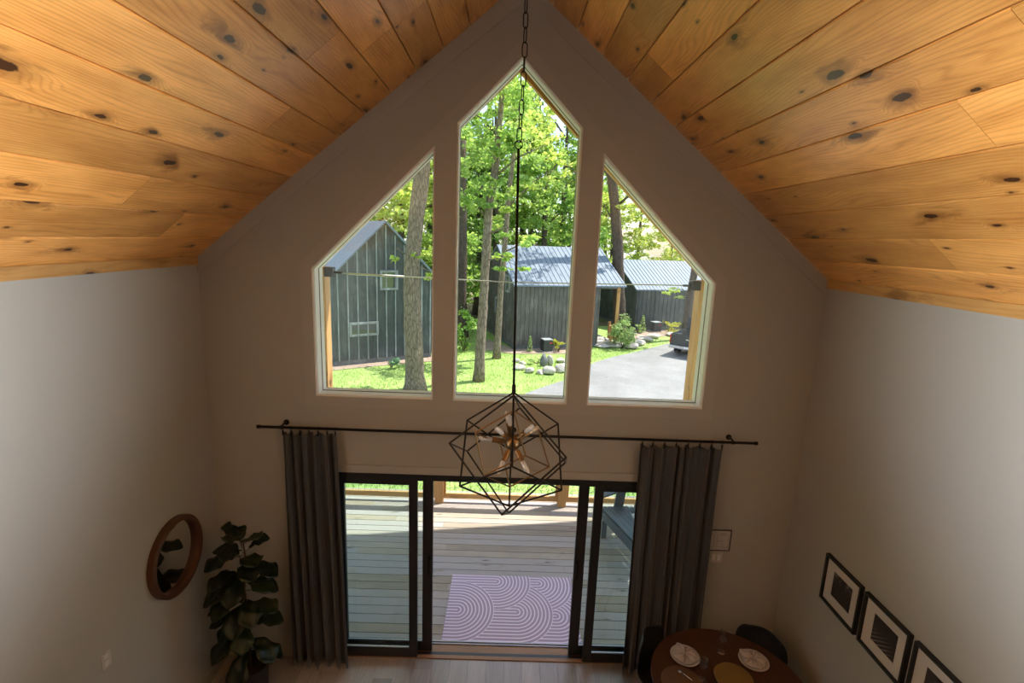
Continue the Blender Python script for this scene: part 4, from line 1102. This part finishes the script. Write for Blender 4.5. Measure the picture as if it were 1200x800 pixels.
def tree(name, label, trunk, radii, branches, blobs, leaf, lsize, barkm, seed, group='trees around the cabins', foli='foliage'):
    root = thing(name, trunk[0], label, 'tree', group)
    # resample the trunk and roughen it a little
    rr = random.Random(seed); tb_ = MB()
    P = [Vector(p) for p in trunk]; pts = []; rs = []
    for i in range(len(P) - 1):
        for k in range(6):
            f = k / 6; pts.append(P[i].lerp(P[i+1], f) + Vector((rr.uniform(-1, 1), rr.uniform(-1, 1), 0)) * radii[i] * 0.06)
            rs.append((radii[i] + (radii[i+1] - radii[i]) * f) * rr.uniform(0.95, 1.05))
    pts.append(P[-1]); rs.append(radii[-1])
    pts[0] = pts[0] - Vector((0, 0, 0.08)); rs[0] *= 1.35
    if len(rs) > 2: rs[1] *= 1.12
    tb_.tube(pts, rs, 14); to = tb_.build('trunk', barkm, root, True)
    for b in branches:
        m_ = MB(); bp = [Vector(p) for p in b[0]]
        m_.tube(bp, [b[1] * (1 - 0.8 * i / (len(bp) - 1)) for i in range(len(bp))], 7); m_.build('branch', barkm, root, True)
    if blobs:
        cen = blob_centers(blobs, seed); V, n = quads('', cen, lsize, leaf, seed=seed, flatness=0.35)
        leaf_object(foli, V, n, leaf, root)
    return root

# big oak: trunk fills the left window, crown high above
tree('oak_tree', 'thick leaning oak trunk standing in front of the gabled cabin', [(-3.17, 13.1, GZ), (-3.24, 13.1, 0.6), (-3.32, 13.1, 3.2), (-2.95, 13.1, 6.5), (-2.6, 13.2, 10)], [0.36, 0.31, 0.27, 0.25, 0.18],
     [([(-3.32, 13.05, 3.0), (-2.95, 12.9, 3.15), (-2.6, 12.8, 3.0)], 0.035), ([(-3.3, 13.1, 3.4), (-3.75, 12.9, 3.75), (-3.9, 12.85, 3.6)], 0.03), ([(-2.9, 13.1, 6.8), (-1.8, 13.6, 8.6), (-0.6, 14, 9.6)], 0.10), ([(-2.9, 13.1, 7.0), (-4.2, 13.4, 9), (-5, 13.6, 10.5)], 0.10)],
     [(-2.55, 12.8, 2.75, 0.32, 0.3, 0.28, 55), (-3.85, 12.85, 3.5, 0.16, 0.2, 0.35, 22), (-3.1, 12.9, 3.45, 0.2, 0.2, 0.2, 20), (-3.0, 13.4, 10.5, 2.6, 2.0, 1.6, 1500), (-0.8, 14.2, 10.0, 1.6, 1.5, 1.0, 700), (-5.0, 13.6, 10.8, 1.6, 1.5, 1.0, 700)], M['leafB'], 0.19, M['bark'], 31)
# two slim trees in the middle window
tree('maple_tree', 'slender grey tree with a leafy crown, nearest trunk in the middle window', [(-1.04, 14.7, GZ), (-0.95, 14.7, 1.6), (-0.88, 14.7, 4.0), (-0.84, 14.7, 5.2), (-0.66, 14.7, 6.5), (-0.48, 14.7, 9.2)], [0.19, 0.17, 0.16, 0.15, 0.13, 0.08],
     [([(-0.86, 14.7, 4.3), (-0.2, 14.4, 4.6), (0.4, 14.2, 4.3)], 0.04), ([(-0.86, 14.7, 4.9), (-1.5, 14.5, 5.4), (-1.9, 14.4, 5.5)], 0.04), ([(-0.7, 14.7, 6.3), (0.2, 14.4, 7.0), (1.1, 14.3, 7.4)], 0.05), ([(-0.6, 14.7, 7.0), (-1.3, 14.6, 7.8)], 0.05), ([(-0.86, 14.65, 3.4), (-0.3, 14.2, 3.5), (0.35, 13.9, 3.2)], 0.03)],
     [(0.25, 14.2, 4.25, 0.75, 0.6, 0.30, 190), (0.25, 13.9, 3.1, 0.75, 0.5, 0.22, 150), (-0.35, 14.1, 3.55, 0.4, 0.4, 0.2, 60), (-1.6, 14.5, 5.5, 0.75, 0.7, 0.55, 330), (-1.2, 14.6, 6.6, 0.8, 0.8, 0.6, 330), (0.9, 14.4, 7.4, 0.85, 0.8, 0.6, 260), (-0.7, 14.7, 7.8, 1.2, 1.0, 0.7, 560), (0.0, 14.6, 9.2, 1.6, 1.4, 0.9, 800), (-0.2, 14.5, 5.4, 0.8, 0.5, 0.35, 150), (-0.8, 14.2, 6.0, 0.75, 0.3, 0.5, 230), (-0.6, 14.2, 7.3, 0.8, 0.3, 0.55, 260), (-0.9, 14.2, 5.1, 0.4, 0.25, 0.28, 80), (0.55, 14.2, 6.1, 0.6, 0.4, 0.45, 160)], M['leafA'], 0.17, M['bark'], 32)
tree('maple_tree', 'slender tree standing by the corner of the long cabin, behind the nearest slim trunk', [(-0.45, 18.6, GZ), (-0.36, 18.6, 2.1), (-0.26, 18.6, 3.7), (-0.16, 18.6, 6.0), (0.2, 18.6, 10)], [0.15, 0.13, 0.12, 0.11, 0.06],
     [([(-0.25, 18.6, 3.6), (0.7, 18.3, 4.1), (1.3, 18.2, 3.9)], 0.04), ([(-0.2, 18.6, 5.5), (0.9, 18.4, 6.6), (1.8, 18.4, 7.2)], 0.05)],
     [(0.7, 18.3, 4.1, 0.8, 0.6, 0.35, 170), (0.2, 18.4, 6.2, 0.9, 0.8, 0.6, 240), (1.6, 18.4, 7.3, 1.0, 0.9, 0.7, 300), (0.3, 18.5, 8.6, 1.6, 1.2, 1.0, 600), (-0.2, 18.2, 5.0, 0.8, 0.4, 0.5, 200), (-0.35, 18.2, 3.5, 0.6, 0.4, 0.35, 110)], M['leafB'], 0.18, M['bark'], 33)
tree('oak_tree', 'straight dark trunk at the edge of the woods, far left in the middle window', [(-2.5, 23.5, GZ), (-2.55, 23.5, 4), (-2.6, 23.5, 9)], [0.30, 0.26, 0.16], [([(-2.55, 23.5, 5.5), (-1.2, 23.2, 7.2)], 0.08)],
     [(-2.4, 23.4, 8.4, 1.8, 1.5, 1.2, 900), (-1.3, 23.2, 6.4, 1.0, 0.9, 0.8, 350), (-3.2, 23.4, 5.6, 0.9, 0.8, 0.6, 250)], M['leafA'], 0.19, M['barkd'], 34)
tree('oak_tree', 'dark trunk between the long cabin and the low cabin', [(6.45, 24.6, GZ), (6.15, 24.6, 2), (5.92, 24.6, 4.2), (5.2, 24.6, 8.5), (4.9, 24.6, 12)], [0.36, 0.32, 0.28, 0.24, 0.15], [([(5.4, 24.6, 7.2), (4.4, 24.3, 8.6)], 0.08), ([(5.6, 24.6, 6.0), (6.8, 24.2, 7.2), (7.6, 24, 7.4)], 0.08), ([(5.8, 24.6, 5.0), (4.9, 24.3, 6.2)], 0.07)],
     [(7.2, 24.2, 7.2, 1.3, 1.0, 0.7, 170), (4.9, 24.4, 6.2, 0.6, 0.6, 0.5, 60), (6.3, 24.3, 6.0, 0.8, 0.6, 0.5, 90), (4.5, 24.4, 11.5, 2.2, 1.8, 1.2, 700)], M['leafB'], 0.19, M['barkd'], 35)
tree('oak_tree', 'leaning trunk with a low leafy sprig beside the parked truck', [(10.35, 25.2, GZ), (10.4, 25.2, 1.0), (10.6, 25.2, 4.0), (11.0, 25.2, 9)], [0.24, 0.21, 0.19, 0.10], [([(10.45, 25.2, 1.4), (9.8, 24.9, 1.75), (9.2, 24.8, 1.55)], 0.035), ([(10.7, 25.2, 5), (9.8, 25, 6.2)], 0.06)],
     [(9.45, 24.8, 1.55, 0.85, 0.5, 0.34, 230), (11.0, 25.2, 9.0, 1.8, 1.5, 1.4, 700)], M['leafB'], 0.15, M['barkd'], 36)

# woodland behind: a few kinds, copied; every tree its own object
kinds = []
for k in range(5):
    rr = random.Random(100 + k)
    h = [13, 15, 12, 14, 11][k]; lean = rr.uniform(-0.6, 0.6)
    bl = []
    nb = 13
    for i in range(nb):
        f = i / (nb - 1); zz = h * (0.16 + 0.80 * f); wr = 2.6 * (0.55 + 0.6 * math.sin(PI * (0.2 + 0.75 * f)))
        a = rr.uniform(0, 6.28); d = wr * rr.uniform(0.25, 0.75)
        bl.append((math.cos(a)*d + lean*f, math.sin(a)*d, zz, wr*0.62, wr*0.62, 1.15, 430))
    br = []
    for i in range(5):
        f = 0.35 + 0.12 * i; a = rr.uniform(0, 6.28); z_ = h * f
        br.append(([(lean*f, 0, z_), (lean*f + math.cos(a)*1.0, math.sin(a)*1.0, z_+0.9), (lean*f + math.cos(a)*2.0, math.sin(a)*2.0, z_+1.4)], 0.07))
    kinds.append((h, lean, br, bl))
leafs = [M['leafA'], M['leafB'], M['leafA'], M['leafC'], M['leafB']]
nm = ['tall spring green woodland tree', 'tall yellow green woodland tree', 'bushy spring green woodland tree', 'deep green woodland tree', 'short yellow green woodland tree']
protos = [None] * 5
spots = [  # x, y, kind, scale, where it stands
 (-12.5, 27, 3, 1.0, 'rising behind the gabled cabin, beyond its eave'), (-10.0, 25.5, 3, 0.95, 'rising over the ridge of the gabled cabin'), (-8.2, 29, 0, 1.1, 'behind the gabled cabin roof, further into the woods'),
 (-6.6, 26.5, 4, 1.1, 'behind the gabled cabin, next to the big oak trunk'), (-5.2, 30, 1, 1.1, 'seen between the big oak trunk and the window post'), (-4.4, 34, 3, 1.2, 'deep in the woods behind the big oak'),
 (-3.6, 27.5, 0, 0.95, 'behind the dark straight trunk in the middle window'), (-2.2, 32, 2, 1.1, 'behind the nearest slim tree'), (-0.8, 30.5, 0, 1.1, 'rising over the left end of the long cabin'), (0.9, 33.5, 1, 1.2, 'rising behind the long cabin ridge near the chandelier rod'),
 (2.4, 31.5, 2, 1.1, 'rising behind the middle of the long cabin roof'), (3.9, 35, 0, 1.15, 'rising behind the right half of the long cabin roof'), (5.0, 31.5, 3, 0.8, 'low crown behind the right end of the long cabin'),
 (6.4, 38, 1, 1.0, 'between the long cabin and the low cabin, in the distance'), (8.4, 38, 4, 0.85, 'low crown behind the left end of the low cabin'), (10.6, 39, 1, 0.72, 'low crown behind the middle of the low cabin'), (12.9, 38, 4, 0.72, 'low crown behind the right end of the low cabin'),
 (15.2, 37, 2, 0.72, 'beyond the low cabin, past the parked truck'), (1.6, 41, 3, 1.2, 'far back in the woods above the long cabin'), (-1.8, 42, 0, 1.2, 'far back in the woods behind the slim trees'), (-7.6, 39, 1, 1.2, 'far back in the woods above the gabled cabin'), (5.6, 44, 2, 1.0, 'far back in the woods right of the long cabin'),
 (9.5, 47, 3, 0.85, 'farthest crown over the low cabin'), (-12, 36, 2, 1.2, 'far back in the woods past the gabled cabin')]
for i, (x, y, k, s, where) in enumerate(spots):
    if protos[k] is None:
        h, lean, br, bl = kinds[k]
        o = tree('woodland_tree', 'x', [(0, 0, 0), (lean*0.3, 0, h*0.35), (lean*0.7, 0, h*0.7), (lean, 0, h*0.97)], [0.24, 0.19, 0.13, 0.04], br, bl, leafs[k], 0.25, M['barkd'], 200 + k, 'woodland trees behind the cabins')
        protos[k] = o
    else: o = copy_tree(protos[k])
    o.location = (x, y, GZ); o.scale = (s, s, s); o.rotation_euler = (0, 0, (i * 2.399) % 6.28)
    o['label'] = nm[k] + ' ' + where; o['category'] = 'tree'; o['group'] = 'woodland trees behind the cabins'

# ------------------------------------------------------------------ shrubs
def shrub(name, label, x, y, r, h, leaf, ls, n, seed, cone=False, stems=True):
    root = thing(name, (x, y, GZ + 0.015), label, 'shrub', 'garden shrubs by the cabins')
    rng = np.random.default_rng(seed)
    if cone:
        t = rng.uniform(0, 1, n); a = rng.uniform(0, 6.28, n); q = r * (1 - 0.8 * t) * np.sqrt(rng.uniform(0.3, 1, n))
        cen = np.stack([x + q*np.cos(a), y + q*np.sin(a), GZ + 0.05 + t*h], 1)
    else:
        cen = blob_centers([(x, y, GZ + h*0.52, r, r, h*0.5, n)], seed); cen[:, 2] = np.maximum(cen[:, 2], GZ + 0.06)
    V, m = quads('', cen, ls, leaf, seed=seed, flatness=0.2); leaf_object('foliage', V, m, leaf, root)
    st_ = MB()
    for k in range(5):
        a = k * 1.257; st_.tube([(x, y, GZ - 0.02), (x + 0.5*r*math.cos(a), y + 0.5*r*math.sin(a), GZ + h*0.5)], [0.02, 0.008], 5)
    st_.build('stems', M['stem'], root)
shrub('shrub', 'large pale green shrub by the entry of the long cabin', 6.05, 21.95, 0.72, 1.75, M['leafP'], 0.13, 1500, 51)
shrub('shrub', 'leafy green shrub at the edge of the woods left of the slim trees', -2.05, 19.9, 0.75, 1.9, M['leafC'], 0.15, 600, 52)
shrub('conifer', 'small upright conifer left of the grey condenser unit', 1.13, 20.2, 0.16, 0.75, M['leafP'], 0.07, 260, 53, True)
shrub('shrub', 'round golden shrub right of the grey condenser unit', 2.55, 20.55, 0.36, 0.60, M['leafY'], 0.09, 420, 54)
shrub('hosta', 'bluish leafy clump at the base of the gabled cabin wall', -4.72, 16.3, 0.38, 0.55, M['leafG'], 0.17, 170, 55)
shrub('shrub', 'yellow green mound right of the black condenser unit', 10.1, 27.0, 0.7, 0.7, M['leafY'], 0.12, 420, 56)
shrub('shrub', 'pale mound between the large shrub and the black condenser unit', 7.9, 26.7, 0.45, 0.5, M['leafP'], 0.12, 260, 57)
shrub('conifer', 'thin upright plant against the low cabin wall', 8.35, 27.1, 0.25, 1.0, M['leafP'], 0.10, 220, 58, True)
shrub('shrub', 'green shrub at the far edge of the driveway past the truck', 11.2, 26.8, 0.5, 0.7, M['leafP'], 0.12, 260, 59)
shrub('shrub', 'low green clump inside the rock garden', 1.35, 17.9, 0.45, 0.22, M['leafP'], 0.10, 200, 60)

# ------------------------------------------------------------------ rocks
def rock(name, x, y, sx, sy, sz, seed, label, mat, group, rz=0.0, z=GZ+0.005, pointy=0):
    bm = bmesh.new(); bmesh.ops.create_icosphere(bm, subdivisions=3, radius=1.0)
    rr = random.Random(seed); ax = [Vector((rr.gauss(0,1), rr.gauss(0,1), rr.gauss(0,1))).normalized() for _ in range(11)]
    lim = [rr.uniform(0.62, 0.92) for _ in ax]
    for v in bm.verts:
        for a_, l_ in zip(ax, lim):
            d = v.co.dot(a_)
            if d > l_: v.co -= a_ * (d - l_) * 0.9
        v.co *= 1 + 0.04 * math.sin(7*v.co.x + seed) * math.sin(6*v.co.y)
        if pointy: k = 1 - pointy * max(0, v.co.z); v.co.x *= k; v.co.y *= k
        v.co = Vector((v.co.x*sx, v.co.y*sy, (v.co.z*0.8 + 0.55)*sz))
        if v.co.z < 0: v.co.z = 0
    me = bpy.data.meshes.new(name); bm.to_mesh(me); bm.free(); me.materials.append(mat)
    o = bpy.data.objects.new(name, me); COL.objects.link(o); o.location = (x, y, z); o.rotation_euler = (0, 0, rz)
    me.polygons.foreach_set('use_smooth', [True]*len(me.polygons)); me.set_sharp_from_angle(angle=math.radians(28))
    tag(o, label, 'rock', group); return o
rocks = [(0.55, 16.7, .30, .22, .24), (0.95, 16.25, .26, .22, .26), (1.40, 16.1, .24, .2, .18), (1.75, 16.15, .34, .26, .34), (2.25, 16.5, .34, .26, .36), (2.50, 17.1, .32, .24, .26), (2.75, 17.7, .34, .26, .30), (2.95, 18.4, .34, .26, .26), (2.45, 18.3, .28, .24, .22), (0.70, 17.6, .24, .2, .16), (0.45, 18.1, .22, .18, .16)]
rl_ = ['long flat stone at the left end of the rock garden border', 'pale block second from the left along the front of the rock garden', 'smallest low stone in the front of the rock garden', 'rounded pale boulder in the front middle of the rock garden', 'brown boulder at the front right bend of the rock garden', 'stone just behind the brown boulder on the rock garden bend', 'wide stone halfway up the driveway side of the rock garden', 'last stone on the driveway side of the rock garden, nearest the cabin', 'stone inside the driveway side row of the rock garden', 'low stone on the lawn side of the rock garden, behind the long flat one', 'low stone nearest the cabin on the lawn side of the rock garden']
for i, ((x, y, sx, sy, sz), lb) in enumerate(zip(rocks, rl_)):
    rock('boulder', x, y, sx*0.92, sy*0.9, sz*0.72, 300+i, lb, M['rock'], 'stones edging the rock garden', i*0.9)
rock('standing_stone', 1.62, 17.5, .20, .16, .44, 330, 'dark pointed standing stone in the middle of the rock garden', M['rockd'], 'tall stones in the rock garden', 0.3, pointy=0.5)
rock('standing_stone', 1.92, 17.65, .16, .16, .36, 331, 'pale squat stone leaning by the dark pointed stone', M['rock'], 'tall stones in the rock garden', 1.1)
flg = [(5.05, 22.0, .5, .4, .14, 'flat slab at the foot of the long cabin entry steps'), (5.75, 22.2, .55, .4, .18, 'flat slab in front of the large pale shrub'), (6.5, 22.15, .55, .42, .22, 'broad ledge stone on the driveway side of the large pale shrub'), (7.15, 23.1, .5, .4, .2, 'ledge stone right of the large pale shrub'), (7.7, 24.1, .5, .4, .2, 'ledge stone along the bed toward the low cabin'), (8.5, 25.2, .5, .4, .18, 'ledge stone nearest the far bend of the driveway'), (5.3, 22.9, .5, .4, .2, 'step stone beside the log rail'), (9.9, 26.2, .45, .35, .16, 'pale stone in front of the yellow green mound')]
for i, (x, y, sx, sy, sz, lb) in enumerate(flg): rock('flagstone', x, y, sx, sy, sz, 350+i, lb, M['rock'], 'ledge stones along the driveway bed', i*0.7, GZ+0.02)
# log rail by the entry
lr = thing('log_rail', (5.7, 23.4, GZ), 'short peeled log rail beside the entry of the long cabin', 'railing')
for (x, y) in ((5.55, 22.75), (5.72, 24.2)):
    MB().tube([(x, y, GZ+0.0), (x, y, GZ+1.05)], 0.085, 10).build('post', M['post'], lr, 'auto')
MB().tube([(5.55, 22.75, GZ+0.85), (5.72, 24.2, GZ+0.85)], 0.05, 8).build('rail', M['post'], lr, True)

# ------------------------------------------------------------------ pickup truck
tk = thing('pickup_truck', (7.95, 20.45, GZ + 0.03), 'dark pickup truck parked on the driveway, half hidden by the porch post', 'truck', None, math.radians(-38))
w2 = 0.95
def L(mb, name, mat, par=tk, **k): return mb.build(name, mat, par, local=True, **k)
# local: x right, y forward, rear bumper at y = 0, left rear corner at x = 0
ox = 0.0
bd = MB()
bd.plate([[(0.08, 0.50), (0.08, 1.10), (1.95, 1.12), (1.95, 0.42), (0.55, 0.42), (0.50, 0.62), (0.30, 0.66), (0.14, 0.50)]], lambda y, z: (ox, y, z), lambda y, z: (ox + 0.07, y, z))
bd.plate([[(0.08, 0.50), (0.08, 1.10), (1.95, 1.12), (1.95, 0.42), (0.55, 0.42), (0.50, 0.62), (0.30, 0.66), (0.14, 0.50)]], lambda y, z: (ox + 1.83, y, z), lambda y, z: (ox + 1.90, y, z))
bd.box((0.07, 0.12, 0.52), (1.83, 1.95, 0.62)); bd.box((0.0, 1.951, 0.42), (1.90, 3.6, 1.12)); bd.box((0.04, 3.6, 0.42), (1.86, 5.2, 1.02))
L(bd, 'body', M['truckbody'], bevel=0.03)
L(MB().box((0.10, 0.085, 1.101), (1.80, 1.94, 1.135)), 'bed_cover', M['truckglass'], bevel=0.01)
L(MB().box((0.071, 0.055, 0.58), (1.829, 0.115, 1.10)), 'tailgate', M['truckbody'], bevel=0.02)
cbm = MB(); cbm.plate([[(1.96, 1.121), (2.15, 1.72), (3.25, 1.74), (3.75, 1.121)]], lambda y, z: (0.10, y, z), lambda y, z: (1.80, y, z)); L(cbm, 'cab', M['truckbody'], bevel=0.04)
L(MB().add([(0.22, 2.00, 1.18), (1.68, 2.00, 1.18), (1.60, 2.13, 1.64), (0.30, 2.13, 1.64)], [(0,1,2,3)]), 'rear_window', M['truckglass'])
bpy.data.objects['rear_window'].location.y -= 0.035
for sx in (0.005, 1.835): L(MB().box((sx, 0.045, 0.66), (sx + 0.06, 0.10, 1.06)), 'tail_light', M['red'], bevel=0.01)
L(MB().box((0.02, -0.09, 0.42), (1.88, 0.054, 0.58)), 'bumper', M['chrome'], bevel=0.03)
L(MB().box((0.78, -0.096, 0.47), (1.12, -0.091, 0.56)), 'license_plate', M['white'])
L(MB().box((0.80, 0.048, 0.86), (1.10, 0.054, 0.92)), 'tailgate_handle', M['chrome'])
for (wx, wy) in ((0.13, 1.02), (1.77, 1.02), (0.13, 4.35), (1.77, 4.35)):
    t_ = MB(); Rw = Matrix.Rotation(PI/2, 3, 'Y'); t_.lathe([(0.20, -0.12), (0.33, -0.12), (0.37, -0.09), (0.375, 0), (0.37, 0.09), (0.33, 0.12), (0.20, 0.12)], 28, (wx, wy, 0.376), M=Rw)
    wo_ = L(t_, 'wheel', M['tyre'], smooth='auto')
    r_ = MB(); r_.lathe([(0.0, -0.08), (0.199, -0.10), (0.199, 0.10), (0.0, 0.08)], 20, (wx, wy, 0.376), M=Rw); L(r_, 'rim', M['chrome'], wo_)

# ------------------------------------------------------------------ light
wd = bpy.data.worlds.new('sky'); sc.world = wd; wd.use_nodes = True
nt = wd.node_tree; nt.nodes.clear()
def N(t, **k):
    n_ = nt.nodes.new(t)
    for a, b in k.items(): setattr(n_, a, b)
    return n_
out = N('ShaderNodeOutputWorld'); bg = N('ShaderNodeBackground'); sky = N('ShaderNodeTexSky', sky_type='NISHITA')
SUN = Vector((0.50, 0.26, 1.0)).normalized()
sky.sun_disc = False; sky.sun_elevation = math.asin(SUN.z); sky.sun_rotation = math.atan2(SUN.x, SUN.y)
tc = N('ShaderNodeTexCoord'); mp = N('ShaderNodeMapping'); mp.inputs['Scale'].default_value = (1, 1, 2.5)
nz = N('ShaderNodeTexNoise'); nz.inputs['Scale'].default_value = 2.6; nz.inputs['Detail'].default_value = 6
cr = N('ShaderNodeValToRGB'); cr.color_ramp.elements[0].position = 0.47; cr.color_ramp.elements[1].position = 0.70
mxn = N('ShaderNodeMix', data_type='RGBA'); sc_ = N('ShaderNodeMix', data_type='RGBA', blend_type='MULTIPLY')
sc_.inputs['Factor'].default_value = 1.0; sc_.inputs[7].default_value = (0.31, 0.31, 0.31, 1)
nt.links.new(sky.outputs[0], sc_.inputs[6])
nt.links.new(tc.outputs['Generated'], mp.inputs[0]); nt.links.new(mp.outputs[0], nz.inputs[0]); nt.links.new(nz.outputs[0], cr.inputs[0])
nt.links.new(cr.outputs[0], mxn.inputs['Factor']); nt.links.new(sc_.outputs[2], mxn.inputs[6]); mxn.inputs[7].default_value = (2.2, 2.45, 2.8, 1)
nt.links.new(mxn.outputs[2], bg.inputs[0]); bg.inputs[1].default_value = 1.0; nt.links.new(bg.outputs[0], out.inputs[0])

sn = bpy.data.lights.new('sun', 'SUN'); sn.energy = 8.8; sn.angle = math.radians(0.6); sn.color = (1.0, 0.95, 0.86)
so = bpy.data.objects.new('sun', sn); COL.objects.link(so); so.rotation_euler = SUN.to_track_quat('Z', 'Y').to_euler(); so.location = (10, 8, 25)

def area(name, loc, target, sx, sy, power, col):
    a = bpy.data.lights.new(name, 'AREA'); a.shape = 'RECTANGLE'; a.size = sx; a.size_y = sy; a.energy = power; a.color = col
    o = bpy.data.objects.new(name, a); COL.objects.link(o); o.location = loc
    o.rotation_euler = (Vector(loc) - Vector(target)).to_track_quat('Z', 'Y').to_euler(); return o
# assumed daylight on both sides of the viewer: added area lights, no windows modelled
for nm_, sd in (('assumed_side_light_left', -1), ('assumed_side_light_right', 1)):
    o = area(nm_, (sd*2.68, -4.4, 2.5), (-sd*2.7, -4.0, 4.25), 2.2, 1.5, 158, (0.95, 0.98, 1.03))
    o.data.spread = math.radians(56)

sc.view_settings.view_transform = 'Standard'; sc.view_settings.look = 'None'; sc.view_settings.gamma = 1.0; sc.view_settings.use_curve_mapping = False
sc.view_settings.exposure = 0.0
sc.cycles.use_denoising = True
sc.cycles.max_bounces = 12; sc.cycles.diffuse_bounces = 6; sc.cycles.transparent_max_bounces = 24
sc.cycles.sample_clamp_indirect = 6.0
